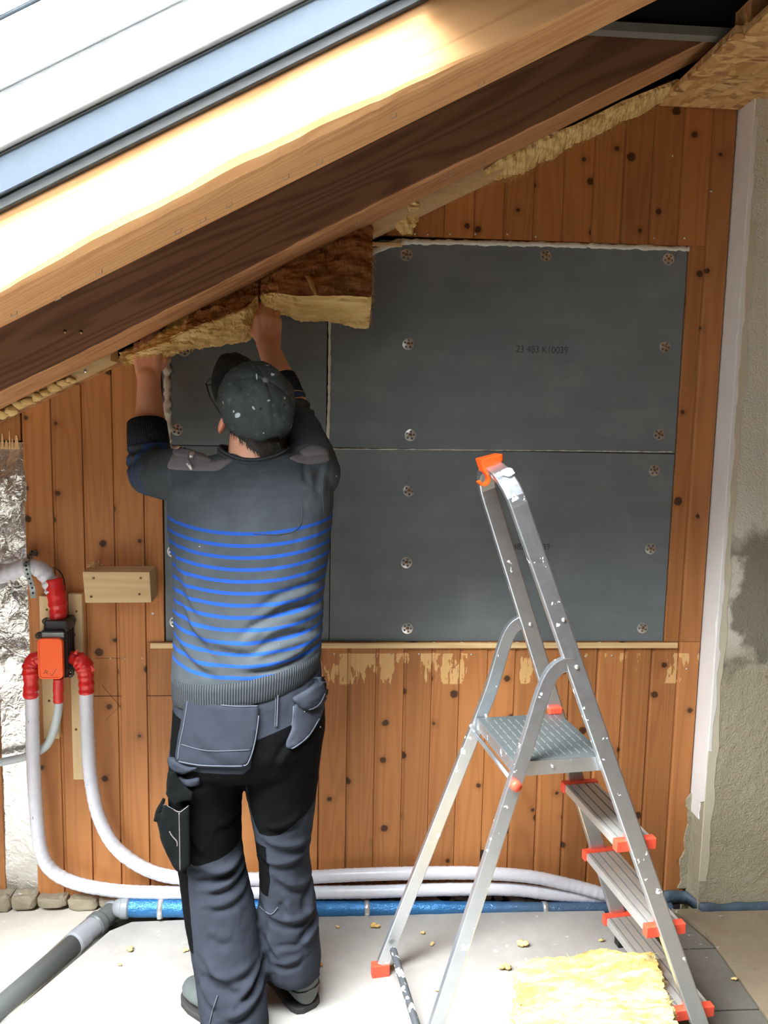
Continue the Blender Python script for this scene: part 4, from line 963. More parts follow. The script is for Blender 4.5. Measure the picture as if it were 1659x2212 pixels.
for s in (1, -1):
    MB().obox(fr(.018, s), la, lw, V((0, 0, 1)), .030, .014, .018).build('foot', M['black_plastic'], ld, bevel=.003)
    # support leg, its top curving into the rail
    zr = 1.055 if s > 0 else 1.02
    A, B, C_ = sr(.035, s), sr(hp + .05, s), fr(zr, s)
    q0 = [A.lerp(B, t) for t in np.linspace(0, 1, 8)]; dB = (B - A).normalized(); c1 = B + dB * .13; c2 = C_ - la * .07 + V((0, 0, .012))
    q1 = [(1 - t) ** 3 * B + 3 * (1 - t) ** 2 * t * c1 + 3 * (1 - t) * t * t * c2 + t ** 3 * C_ for t in np.linspace(.08, 1, 14)]
    leg = MB().sweep(q0 + q1, lw, .0085, .0175).build('support_leg', M['alu'], ld)
    MB().obox(sr(.016, s), la, lw, V((0, 0, 1)), .026, .013, .020).build('leg_foot', M['coral'], leg, bevel=.003)
    cR = fr(zr - .005, s) + la * .002; MB().ball(cR - lw * .0105, (.0055, .004, .0055), 10, 6).build('rivet', M['steel'], ld, True)
    cK = sr(hp - .045, s) + lw * (s * .009); MB().disc(cK, lw * s, .014, .012, 20, .012).build('pivot_cap', M['coral'], ld, True)
MB().ball(fr(1.13, -1) - lw * .0105 + la * .010, (.005, .004, .005), 10, 6).build('rivet', M['steel'], ld, True)
# steps with end caps
for i in (1, 2, 3):
    z = hp - stp * i; A, B = fr(z, 1) - lw * .008, fr(z, -1) + lw * .008; c = (A + B) / 2; L = (A - B).length / 2
    o = MB().obox(c, la, lw, V((0, 0, 1)), .049, L - .012, .011).build('step', M['alu_step'], ld, bevel=.002)
    for dx in (-.038, -.014, .012, .036): MB().obox(c + la * dx + V((0, 0, .0112)), la, lw, V((0, 0, 1)), .0022, L - .014, .0004).build('grip_strip', M['rubber'], o)
    for e_, sg_ in ((A, 1), (B, -1)): MB().obox(e_ - lw * (sg_ * .005), la, lw, V((0, 0, 1)), .054, .011, .0145).build('step_cap', M['coral'], ld, bevel=.002)
# platform
pl_a, pl_b = as_ - .012, tf * (ztp - hp) + .005; hwp = w0_ + kk_ * (ztp - hp) - .012
def pp(a_, w_, z): return LO + la * a_ + lw * w_ + V((0, 0, z))
am, ah = (pl_a + pl_b) / 2, (pl_b - pl_a) / 2
pf = MB().obox(pp(am, 0, hp), la, lw, V((0, 0, 1)), ah, hwp, .0022).build('platform', M['galv'], ld, bevel=.0008)
for s in (1, -1): MB().obox(pp(am, s * (hwp - .001), hp - .018), la, lw, V((0, 0, 1)), ah, .0014, .018).build('platform_side', M['alu'], pf)
for a_ in (pl_a, pl_b): MB().obox(pp(a_, 0, hp - .014), la, lw, V((0, 0, 1)), .0014, hwp, .015).build('platform_lip', M['alu'], pf)
mb = MB(); rg = random.Random(2)
for k in range(11):
    a_ = pl_a + .02 + (pl_b - pl_a - .04) * k / 10; w_ = -hwp + .02
    while w_ < hwp - .03:
        l_ = rg.uniform(.02, .035); mb.obox(pp(a_, w_ + l_ / 2, hp + .0024), la, lw, V((0, 0, 1)), .0012, l_ / 2, .0007); w_ += l_ + .008
tag(mb.build('tread_dashes', M['rubber'], pf), kind='stuff')
MB().ball(pp(am - .02, -hwp - .0026, hp - .016), (.004, .002, .004), 10, 6).build('rivet', M['steel'], pf, True)
MB().obox(pp(pl_a + .012, -hwp + .004, hp - .035), la, lw, V((0, 0, 1)), .018, .002, .012).build('latch_hook', M['galv'], pf, bevel=.003)
MB().tube([sr(hp - .045, 1) + lw * .004, sr(hp - .045, -1) - lw * .004], .006, 10).build('hinge_bar', M['alu'], ld, True)
MB().obox(fr(hp + .012, 1) - lw * .012 - la * .004, la, lw, V((0, 0, 1)), .020, .010, .010).build('hinge_cap', M['coral'], ld, bevel=.004)
# orange hook on top of the hoop
tp = top_c + fdir * (rb * 1.05)
hk = MB(); hx = fn if fn.dot(la) > 0 else -fn
c = tp + fdir * .012
hk.hexa([c - hx * .026 - lw * .018 - fdir * .016, c + hx * .026 - lw * .018 - fdir * .004, c + hx * .026 + lw * .030 - fdir * .004, c - hx * .026 + lw * .030 - fdir * .016, c - hx * .026 - lw * .022 + fdir * .020, c + hx * .030 - lw * .022 + fdir * .014, c + hx * .030 + lw * .032 + fdir * .014, c - hx * .026 + lw * .032 + fdir * .020])
hk.build('hook_cap', M['orange'], ld, bevel=.003)
s0 = c - hx * .024 - lw * .006
pts = [s0 + fdir * .012, s0 - fdir * .012, s0 - fdir * .028 + hx * .004, s0 - fdir * .040 - hx * .001, s0 - fdir * .043 - hx * .012, s0 - fdir * .036 - hx * .020, s0 - fdir * .030 - hx * .022]
MB().sweep(interp(pts, 6), lw, .011, .0038).build('bucket_hook', M['orange'], ld, bevel=.001)
# paint blots on the hoop
for k_, (da, dw, r_) in enumerate(((.0, -.055, .014), (.008, -.070, .016), (-.010, -.062, .008))):
    cc = tp + lw * dw + fdir * (-.012 - abs(dw) * .12) + hx * da; up_ = (fdir - lw * .55).normalized()
    vs2 = [cc + (hx * math.cos(q) + up_.cross(hx) * math.sin(q)) * r_ * (1 + .35 * fbm((math.cos(q), math.sin(q), k_), 1.5, 2)) + up_ * .011 for q in np.linspace(0, 2 * math.pi, 18)[:-1]]
    MB().loft([vs2, [p + up_ * .0012 for p in vs2]]).build('paint_blot', M['paint'], ld)
# paint-splashed rod leaning against the far leg
def m_rod():
    t = NT('paint_splashed_rod'); c = t.coord(); n1 = t.ss(t.noise(c, 46, 3, .6), .56, .60)
    return t.fin(t.mix(n1, srgb(70, 72, 76), srgb(222, 218, 212)), .5)
M['rod'] = m_rod()
r0, r1_ = Z(851, 2030, .095) - V((0, .0, 0)), Z(903, 2225, .014); r0 = sr(.10, 1) - lw * .022
rd = MB().tube([r0, r0.lerp(r1_, .02), r0.lerp(r1_, 1.0), r0.lerp(r1_, 1.0) + (r1_ - r0) * .0 + (V((r1_.x - r0.x, r1_.y - r0.y, 0)).normalized() * .55)], [.006, .0105, .0105, .0105], 14).build('rod', M['rod'], None, True)
tag(rd, 'dark paint-splashed rod leaning on the far ladder leg', 'rod')

# ------------------------------------------------------------------ the worker
def voxel(mb, name, size, smooth_n=4):
    me0 = mb.mesh(name + '_tmp'); bm = bmesh.new(); bm.from_mesh(me0); bmesh.ops.recalc_face_normals(bm, faces=bm.faces); bm.to_mesh(me0); bm.free()
    t = bpy.data.objects.new(name + '_tmp', me0); COL.objects.link(t)
    r = t.modifiers.new('r', 'REMESH'); r.mode = 'VOXEL'; r.voxel_size = size
    dg = bpy.context.evaluated_depsgraph_get(); me = bpy.data.meshes.new_from_object(t.evaluated_get(dg)); bpy.data.objects.remove(t); bpy.data.meshes.remove(me0)
    bm = bmesh.new(); bm.from_mesh(me)
    for _ in range(smooth_n): bmesh.ops.smooth_vert(bm, verts=bm.verts, factor=0.5, use_axis_x=True, use_axis_y=True, use_axis_z=True)
    bm.to_mesh(me); bm.free(); me.name = name; return me
def arrays(me):
    n = len(me.vertices); co = np.empty(n * 3); me.vertices.foreach_get('co', co); no = np.empty(n * 3); me.vertices.foreach_get('normal', no)
    return co.reshape(-1, 3), no.reshape(-1, 3)
def put(me, co): me.vertices.foreach_set('co', co.ravel()); me.update()
def attr(me, name, val):
    a = me.attributes.new(name, 'FLOAT', 'POINT'); a.data.foreach_set('value', np.asarray(val, dtype=np.float32))
def topx(co):
    v = co - CAM; w = v @ FW; return PCX + FPX * (v @ RT) / w, PCY - FPX * (v @ UP) / w
def XZ(px, py, y): p = P(px, py, y); return np.array([p.x, p.z])
def sdf(pts2, poly):      # signed distance, positive inside
    poly = np.asarray(poly); n = len(poly); d = np.full(len(pts2), 1e9); ins = np.zeros(len(pts2), bool)
    for i in range(n):
        a, b = poly[i], poly[(i + 1) % n]; ab = b - a; t = np.clip(((pts2 - a) @ ab) / max(ab @ ab, 1e-12), 0, 1)
        d = np.minimum(d, np.linalg.norm(pts2 - a - t[:, None] * ab, axis=1))
        c = ((a[1] > pts2[:, 1]) != (b[1] > pts2[:, 1])) & (pts2[:, 0] < (b[0] - a[0]) * (pts2[:, 1] - a[1]) / (b[1] - a[1] + 1e-12) + a[0]); ins ^= c
    return np.where(ins, d, -d)
def creases(co, no, lst, y):
    """pull cloth folds: each fold is a short line with a ridge on one side and a valley on the other"""
    out = np.zeros(len(co)); p2 = co[:, [0, 2]]; back = np.clip(-no[:, 1] * 2.0 + 0.5, 0, 1)
    for (a, b, w_, amp) in lst:
        A, B = XZ(*a, y), XZ(*b, y); ab = B - A; L = np.linalg.norm(ab); t = ((p2 - A) @ ab) / (L * L); tc = np.clip(t, 0, 1)
        bend = (tc * (1 - tc)) * L * 0.35; nn = np.array([-ab[1], ab[0]]) / L
        c_ = A + tc[:, None] * ab - nn * bend[:, None]; dv = p2 - c_; sd = dv @ nn; dist = np.linalg.norm(dv, axis=1); u = dist / w_
        prof = np.where(sd > 0, 1.0, -1.25) * u * np.exp(-u * u) * 2.0
        taper = np.clip(np.minimum(tc, 1 - tc) * 4 + 0.15, 0, 1)
        out += amp * prof * taper
    return out * back
def noise_arr(co, fr_, oct_=3, st=(1, 1, 1)): return np.array([noise.fractal(V((p[0] * st[0], p[1] * st[1], p[2] * st[2])) * fr_, 1.0, 2.0, oct_) for p in co])
def body_ring(pyL, pyR, L, R, yc, hy, n=40, pw=2.4, flat=1.0):
    A, B = P(L, pyL, yc), P(R, pyR, yc); c = (A + B) / 2; ax = (B - A) / 2; q = []
    for k in range(n):
        t = 2 * math.pi * k / n; cs, sn = math.cos(t), math.sin(t)
        e = lambda v_: math.copysign(abs(v_) ** (2 / pw), v_)
        q.append(c + ax * e(cs) + V((0, hy * e(sn), 0)))
    return q

man = empty('person', Z(560, 2190, 0)); tag(man, 'man seen from behind in striped jumper, work trousers and cap, reaching up to the roof', 'person')
# joints
SL, EL, WL = P(404, 1030, -.43), P(326, 1022, -.205), P(322, 818, -.125)
SR, ER, WR = P(678, 1022, -.43), P(648, 925, -.20), P(580, 752, -.125)
CL, CR = P(320, 946, -.175), P(615, 836, -.165)
HC = P(551, 876, -.425); NB = P(548, 1000, -.455)
hf = V((-.378, .45, .81)).normalized(); hu = V((.27, -.78, .56)); hu = (hu - hf * hu.dot(hf)).normalized(); hr = hf.cross(hu)
def HD(x, y, z): return HC + hr * x + hf * y + hu * z
HR = Matrix((hr, hf, hu)).transposed()
B = MB()
B.ball(HD(0, -.004, .012), (.073, .092, .094), 28, 20, HR); B.ball(HD(0, .030, -.052), (.056, .060, .058), 24, 16, HR); B.ball(HD(0, .062, -.088), (.028, .028, .024), 16, 10, HR)
B.ball(HD(0, .055, .012), (.056, .040, .050), 20, 14, HR); B.capsule(HD(0, .090, -.005), HD(0, .112, -.036), .008, .014); B.ball(HD(0, .100, -.040), (.017, .012, .010), 12, 8, HR)
B.ball(HD(0, .088, -.064), (.024, .010, .006), 14, 8, HR); B.ball(HD(0, .086, -.073), (.020, .010, .006), 14, 8, HR)
for s in (-1, 1):
    B.ball(HD(s * .034, .076, -.030), (.022, .018, .018), 12, 8, HR); B.ball(HD(s * .030, .090, .016), (.020, .008, .006), 12, 8, HR)
    eR = HR @ Matrix.Rotation(s * .45, 3, 'Z'); B.ball(HD(s * .084, -.014, -.038), (.0085, .025, .038), 16, 12, eR); B.ball(HD(s * .093, -.022, -.032), (.006, .016, .029), 12, 8, eR)
B.capsule(NB, HD(0, -.025, -.045), .066, .060, 24); B.capsule(NB + V((0, .03, -.02)), HD(0, .01, -.07), .055, .05, 20)
# torso and legs of the body, inside the clothes
def body_ring2(*a): return body_ring(*a)
B.loft([body_ring(1012, 1012, 430, 665, -.43, .07), body_ring(1060, 1060, 395, 695, -.435, .10), body_ring(1200, 1200, 395, 690, -.44, .105), body_ring(1380, 1380, 402, 672, -.45, .105), body_ring(1520, 1520, 395, 682, -.46, .118), body_ring(1600, 1600, 395, 684, -.465, .12), body_ring(1650, 1650, 400, 670, -.465, .10)])
HLp, KL, AL = P(455, 1600, -.465), P(452, 1850, -.455), P(505, 2160, -.545)
HRp, KR, AR = P(612, 1600, -.465), P(613, 1835, -.44), P(628, 2085, -.43)
for (h, k, a) in ((HLp, KL, AL), (HRp, KR, AR)):
    B.capsule(h, k, .075, .052, 20); B.capsule(k, k.lerp(a, .35), .050, .052, 20); B.capsule(k.lerp(a, .35), a, .052, .036, 20)
for (s_, e_, w_) in ((SL, EL, WL), (SR, ER, WR)):
    B.capsule(s_, e_, .050, .040, 18); B.capsule(e_, e_.lerp(w_, .35), .044, .047, 18); B.capsule(e_.lerp(w_, .35), w_, .047, .031, 18)
def hand(w, d, nrm, side, curls, spread=.0205, scale=1.0, thumb=(.75, .55)):
    """w wrist, d finger direction, nrm palm normal, side thumb side"""
    d = d.normalized(); nrm = (nrm - d * nrm.dot(d)).normalized(); side = side - d * side.dot(d) - nrm * side.dot(nrm); side.normalize()
    lens = ((.040, .024, .020), (.045, .028, .021), (.042, .026, .020), (.033, .020, .018)); kn = (.086, .090, .085, .076)
    for i in range(4):
        off = side * ((1.5 - i) * spread); kk = w + d * kn[i] * scale + off; B.capsule(w + d * .008 + off * .62, kk, .0165, .0125, 12)
        p = kk; ang = 0; r_ = (.0100, .0104, .0100, .0088)[i]
        for j in range(3):
            ang += curls[i] * (.75, 1.0, .7)[j]; dd = (d * math.cos(ang) + nrm * math.sin(ang) + side * (.05 * (1.5 - i))).normalized(); q = p + dd * lens[i][j] * scale
            B.capsule(p, q, r_ * (1 - .06 * j), r_ * (1 - .06 * (j + 1)), 10); p = q
    t0 = w + d * .022 + side * .022 + nrm * .006; d1 = (d * thumb[0] + side * thumb[1] + nrm * .25).normalized(); t1 = t0 + d1 * .042
    B.capsule(w + d * .014 + side * .012, t1, .0165, .0125, 12); d2 = (d * .95 + side * .15 + nrm * .3).normalized(); t2 = t1 + d2 * .032; B.capsule(t1, t2, .0118, .0108, 10)
    d3 = (d * .9 - side * .05 + nrm * .45).normalized(); B.capsule(t2, t2 + d3 * .024, .0108, .0092, 10)
hand(WR, V((-.05, .05, 1)), V((-.15, 1, 0)), V((-1, -.1, 0)), (.55, .6, .65, .7))
hand(WL, V((-.12, .28, 1)), V((.05, 1, -.2)), V((1, -.1, .1)), (.25, .32, .36, .40))
me = voxel(B, 'body', .0045, 3)
co, no = arrays(me); co = co + no * (0.0006 * noise_arr(co, 60, 2))[:, None]; put(me, co)
hz_ = np.array([(p - np.array(HC)) @ np.array(hf) for p in co])
attr(me, 'ear', np.array([max(0, 1 - min(np.linalg.norm(p - np.array(HD(s * .083, -.015, -.028))) for s in (-1, 1)) / .05) for p in co]))
def m_skin():
    t = NT('weathered_skin'); c = t.coord(); n1 = t.noise(c, 40, 4, .6); n2 = t.noise(c, 500, 2)
    col = t.mix(n1, srgb(228, 164, 134), srgb(238, 184, 154)); col = t.mix(t.math('MULTIPLY', t.attr('ear'), .7), col, srgb(222, 122, 98))
    return t.fin(col, 0.5, 0.0, t.bump(t.math('ADD', n1, t.math('MULTIPLY', n2, .4)), .25, .003), Subsurface_Weight=0.12, Subsurface_Scale=0.01)
M['skin'] = m_skin()
bd = link('body', me, M['skin'], man, True)
M['eye'] = simple('eye_white', srgb(230, 226, 220), .2, var=.02, bump=0); M['iris'] = simple('brown_iris', srgb(70, 48, 34), .2, bump=0); M['lip'] = simple('lips', srgb(176, 98, 88), .5, bump=0)
for s in (-1, 1):
    e_ = MB().ball(HD(s * .030, .086, .002), .0115, 14, 10).build('eye', M['eye'], bd, True); MB().ball(HD(s * .030, .0945, .0025), (.0055, .0055, .0055), 10, 8).build('iris', M['iris'], e_, True)
MB().ball(HD(0, .0965, -.0685), (.020, .004, .005), 14, 8, HR).build('lips', M['lip'], bd, True)

# ---- jumper
J = MB()
J.loft([body_ring(978, 978, 478, 626, -.445, .060), body_ring(992, 992, 425, 672, -.44, .085), body_ring(1015, 1012, 388, 702, -.437, .112), body_ring(1050, 1045, 368, 719, -.437, .132), body_ring(1090, 1085, 362, 721, -.44, .138), body_ring(1135, 1128, 364, 717, -.442, .138), body_ring(1200, 1192, 372, 711, -.446, .136), body_ring(1270, 1255, 377, 702, -.45, .134), body_ring(1340, 1315, 377, 698, -.454, .136), body_ring(1400, 1360, 375, 697, -.458, .142), body_ring(1450, 1400, 373, 694, -.46, .146), body_ring(1478, 1422, 375, 691, -.46, .143)])
J.capsule(SL, SL.lerp(EL, .55), .070, .064, 20); J.capsule(SL.lerp(EL, .5), EL, .065, .062, 20); J.capsule(EL, EL.lerp(CL, .5), .063, .060, 20); J.capsule(EL.lerp(CL, .4), CL, .060, .054, 20)
J.capsule(SR, SR.lerp(ER, .55), .070, .062, 20); J.capsule(SR.lerp(ER, .5), ER, .062, .056, 20); J.capsule(ER, CR, .056, .040, 20)
me = voxel(J, 'jumper', .0055, 6)
co, no = arrays(me)
CR_J = [((692, 1275), (560, 1322), .013, .006), ((697, 1322), (520, 1378), .015, .008), ((690, 1378), (545, 1412), .013, .007), ((386, 1225), (440, 1345), .014, .007), ((384, 1290), (480, 1420), .016, .008), ((378, 1385), (470, 1450), .013, .006), ((372, 1180), (396, 1300), .010, .005), ((520, 1438), (684, 1392), .012, .007), ((400, 1352), (560, 1402), .016, .006), ((640, 1345), (560, 1372), .010, .004), ((704, 1000), (694, 1075), .010, .005), ((662, 996), (672, 1050), .008, .004), ((520, 1012), (610, 1014), .008, .003), ((372, 1015), (382, 1095), .008, .004)]
d = creases(co, no, CR_J, -.57) + .0022 * noise_arr(co, 14, 3) + .0008 * noise_arr(co, 60, 2)
sleeve = np.zeros(len(co))
for (A_, B_, ph) in ((SL, EL, 0), (EL, CL, 1), (SR, ER, 2), (ER, CR, 3)):     # rumpled sleeves
    A_, B_ = np.array(A_), np.array(B_); ab = B_ - A_; L = np.linalg.norm(ab); t = ((co - A_) @ ab) / (L * L); dist = np.linalg.norm(co - A_ - np.clip(t, 0, 1)[:, None] * ab, axis=1)
    w_ = np.clip((.085 - dist) / .02, 0, 1) * np.clip(t * 4 + .2, 0, 1) * np.clip((1.15 - t) * 5, 0, 1)
    d += w_ * .0042 * np.sin(t * L * 190 + 2.2 * noise_arr(co, 16, 2) + ph)
    if ph != 0 and ph != 2: sleeve = np.maximum(sleeve, np.clip((.09 - dist) / .01, 0, 1) * (t > -.1))
put(me, co + no * d[:, None])
p2 = co[:, [0, 2]]
c0 = P(548, 1152, -.57); c1 = P(548, 1455, -.57)
h = (c0.z - (co[:, 2] - .72 * (co[:, 0] - c0.x) ** 2 - .03 * (co[:, 0] - c0.x))) / (c0.z - c1.z) * 12.0      # stripe number down the body
h = h + .16 * noise_arr(co, 9, 2) * np.clip((h - 5) / 4, 0, 1)
onarm = np.zeros(len(co))
for (A_, B_) in ((SL, EL), (EL, CL), (SR, ER), (ER, CR)):
    A_, B_ = np.array(A_), np.array(B_); ab = B_ - A_; t = ((co - A_) @ ab) / (ab @ ab); dist = np.linalg.norm(co - A_ - np.clip(t, 0, 1)[:, None] * ab, axis=1)
    onarm = np.maximum(onarm, np.clip((.088 - dist) / .01, 0, 1) * (t > .45))
attr(me, 'stripe', h); attr(me, 'arm', onarm)
A_ = np.array(SL); ab = np.array(EL) - A_; attr(me, 'along', ((co - A_) @ ab) / (ab @ ab) * 4.0)
def m_jumper():
    t = NT('striped_knit'); c = t.coord(); n1 = t.noise(c, 22, 4, .6); n2 = t.noise(t.mul(c, (420, 420, 420)), 1, 2); n3 = t.noise(c, 6, 3)
    col = t.mix(n1, srgb(57, 62, 66), srgb(72, 77, 81)); col = t.mix(t.math('MULTIPLY', t.ss(n3, .45, .7), .35), col, srgb(98, 103, 106)); col = t.mix(t.math('MULTIPLY', n2, .5), col, srgb(44, 47, 50))
    def band(a_, lo, hi, w_=.33):
        fr_ = t.math('FRACT', t.math('ADD', a_, .16)); on = t.math('MULTIPLY', t.ss(fr_, 0.0, .025), t.ss(fr_, w_, w_ - .025))
        return t.math('MULTIPLY', on, t.math('MULTIPLY', t.math('GREATER_THAN', a_, lo), t.math('LESS_THAN', a_, hi)))
    a1 = t.math('MULTIPLY', band(t.attr('stripe'), -.5, 12.5), t.math('SUBTRACT', 1.0, t.attr('arm')))
    a2 = t.math('MULTIPLY', band(t.math('MULTIPLY', t.attr('along'), 1.7), 0.9, 30.0, .30), t.math('MULTIPLY', t.attr('arm'), .38))  # sleeve stripes dimmed in colour for the shadow on the arms
    blue = t.mix(n2, srgb(20, 62, 142), srgb(32, 78, 160))
    col = t.mix(t.math('MULTIPLY', t.math('ADD', a1, a2, True), .94), col, blue)
    wsp = t.ss(t.vor(c, 16).outputs['Distance'], .045, .03); wsp = t.math('MULTIPLY', wsp, t.ss(n3, .52, .56)); col = t.mix(t.math('MULTIPLY', wsp, .7), col, srgb(214, 218, 220))
    return t.fin(col, 0.95, 0.0, t.bump(n2, .35, .0012), Specular_IOR_Level=0.15)
M['jumper'] = m_jumper()
jm = link('jumper', me, M['jumper'], man, True)
def m_rib(name, a, b, k):
    t = NT(name); r_ = t.math('SINE', t.math('MULTIPLY', t.attr('rib'), k)); rr_ = t.ss(r_, -.7, .7); n = t.noise(t.coord(), 90, 3)
    return t.fin(t.mix(t.math('ADD', t.math('MULTIPLY', rr_, .75), t.math('MULTIPLY', n, .3), True), a, b), .95, 0, t.bump(rr_, .8, .003), Specular_IOR_Level=0.12)
M['rib'] = m_rib('ribbed_knit', srgb(34, 36, 39), srgb(70, 74, 78), 2 * math.pi); M['rib_dark'] = m_rib('dark_ribbed_cuff', srgb(30, 34, 40), srgb(52, 58, 66), 2 * math.pi)
def ribbed(rings, n_rib, name, m, par):
    mb = MB().loft(rings); me_ = mb.mesh(name); n = len(rings[0]); r0_ = rings[0]; acc = [0]
    for i in range(1, n): acc.append(acc[-1] + (r0_[i] - r0_[i - 1]).length)
    tot = acc[-1] + (r0_[0] - r0_[-1]).length; attr(me_, 'rib', [acc[i % n] / tot * n_rib for i in range(len(mb.v))])
    
    return link(name, me_, M[m], par, True)
# hem: a wavy ribbed band that hangs lower on the left
hem = [body_ring(1446, 1394, 374, 694, -.46, .146, 160), body_ring(1462, 1408, 373, 694, -.46, .149, 160), body_ring(1482, 1424, 374, 692, -.46, .147, 160), body_ring(1500, 1438, 375, 690, -.46, .147, 160), body_ring(1505, 1442, 378, 687, -.46, .143, 160), body_ring(1500, 1438, 392, 674, -.46, .125, 160)]
for r_ in hem:
    for p in r_:
        u_ = (p.x - hem[0][80].x) / (hem[0][0].x - hem[0][80].x); p.z -= .016 * math.sin(math.pi * max(0, min(1, u_))) * (1 if p.y < -.46 else .2)
ribbed(hem, 168, 'ribbed_hem', 'rib', jm)
def ring_around(c, ax, r, n=60):
    ax = ax.normalized(); u = ax.orthogonal().normalized(); w = ax.cross(u); return [c + (u * math.cos(2 * math.pi * k / n) + w * math.sin(2 * math.pi * k / n)) * r for k in range(n)]
for (e_, c_, r_) in ((EL, CL, .0545), (ER, CR, .042)):
    ax = c_ - e_; L = ax.length; a_ = ax.normalized(); ribbed([ring_around(c_ - a_ * .03, ax, r_ + .004), ring_around(c_ + a_ * .005, ax, r_ + .003), ring_around(c_ + a_ * (.045 if r_ > .05 else .03), ax, r_), ring_around(c_ + a_ * (.050 if r_ > .05 else .034), ax, r_ - .004), ring_around(c_ + a_ * .04, ax, r_ - .012)], 60, 'ribbed_cuff', 'rib_dark', jm)
# crew collar
ctr = P(549, 984, -.447); A_, B_ = P(480, 984, -.447), P(624, 984, -.447); hw_ = (B_ - A_).length / 2
cp = [ctr + V((hw_ * 1.02 * math.cos(t), .080 * math.sin(t), .012 * math.cos(2 * t) - .004 * (math.sin(t) < 0) * abs(math.sin(t)) + (.008 * math.sin(t) if math.sin(t) > 0 else 0))) for t in np.linspace(0, 2 * math.pi, 49)]
rings = []
for i, p in enumerate(cp[:-1]):
    t = (cp[i + 1] - cp[i - 1 if i else -2]).normalized(); o_ = (p - ctr); o_.z = 0; o_.normalize(); u = V((0, 0, 1)); rings.append([p + o_ * (.007 * math.cos(q)) + u * (.014 * math.sin(q)) for q in np.linspace(0, 2 * math.pi, 9)[:-1]])
rings.append(rings[0]); ribbed([list(r) for r in rings], 8, 'collar', 'rib', jm)

BV = {}
def bvh(me, k):
    if k not in BV: BV[k] = BVHTree.FromPolygons([v.co.copy() for v in me.vertices], [tuple(p.vertices) for p in me.polygons])
    return BV[k]
def patch(name, poly, bv, m, par, off=.003, th=.003, step=6, yref=-.55, dome=0.0, smooth_edge=True):
    """sewn-on cloth piece: outline cut out and laid on the garment surface, given thickness"""
    pts = [V(p) for p in poly]; E_ = []; n = len(pts); dense = []
    for i in range(n):
        a, b = pts[i], pts[(i + 1) % n]; k = max(1, int((b - a).length / step))
        for j in range(k): dense.append(a.lerp(b, j / k))
    for _ in range(2): dense = [(dense[i - 1] + dense[i] * 2 + dense[(i + 1) % len(dense)]) / 4 for i in range(len(dense))]
    nb = len(dense); ed = [(i, (i + 1) % nb) for i in range(nb)]; xs = [p.x for p in dense]; ys_ = [p.y for p in dense]; arr = np.array([[p.x, p.y] for p in dense])
    gx = np.arange(min(xs), max(xs), step); gy = np.arange(min(ys_), max(ys_), step); g = np.array([[x, y] for x in gx for y in gy]); s_ = sdf(g, arr); g = g[s_ > step * .6]
    v2, _, f2, *_r = delaunay_2d_cdt(dense + [V((x, y)) for x, y in g], ed, [], 1, 1e-5)
    v2a = np.array([[p.x, p.y] for p in v2]); sd = np.clip(sdf(v2a, arr), 0, None); top, bot = [], []
    for p, q in zip(v2, sd):
        d_ = V(ray(p.x, p.y)).normalized(); hit = bv.ray_cast(V(CAM), d_)
        if hit[0] is None: hit = bv.find_nearest(P(p.x, p.y, yref))
        loc, nn = hit[0], hit[1]
        if nn.dot(d_) > 0: nn = -nn
        e_ = min(1, q / (step * .6)); top.append(loc + nn * (off + th * (0.45 + .55 * e_) + dome * min(1, q / 30))); bot.append(loc - nn * .004)
    k = len(top); rim = {}
    fs = [tuple(f) for f in f2] + [tuple(i + k for i in reversed(f)) for f in f2]
    cnt = {}
    for f in f2:
        for i in range(len(f)):
            e_ = (f[i], f[(i + 1) % len(f)]); cnt[e_] = 1
    for (a, b) in list(cnt):
        if (b, a) not in cnt: fs.append((b, a, a + k, b + k))
    return MB().add(top + bot, fs).build(name, M[m], par, True)
M['yoke'] = simple('grey_brown_canvas', srgb(98, 92, 93), .9, var=.1, scale=40, bump=.3, bscale=500, bd=.001)
bj = bvh(me, 'j')
patch('shoulder_patch', [(361, 1010), (372, 982), (392, 972), (430, 984), (458, 998), (486, 992), (508, 992), (488, 1006), (470, 1018), (430, 1018), (364, 1014)], bj, 'yoke', jm, .001, .002, 5)
patch('shoulder_patch', [(622, 990), (650, 980), (676, 972), (702, 974), (716, 994), (700, 1000), (676, 1004), (650, 1002)], bj, 'yoke', jm, .001, .002, 5)
for q in ([(371, 978), (384, 966), (440, 984), (462, 996), (456, 1002), (420, 992), (378, 986)], [(646, 978), (672, 966), (704, 970), (712, 984), (686, 984), (656, 990)]): patch('shoulder_strap', q, bj, 'yoke', jm, .004, .003, 5)
patch('strap_buckle', [(410, 980), (422, 984), (418, 994), (406, 990)], bj, 'steel', jm, .008, .002, 3)
patch('strap_buckle', [(372, 968), (388, 966), (394, 972), (380, 976)], bj, 'steel', jm, .008, .002, 3)

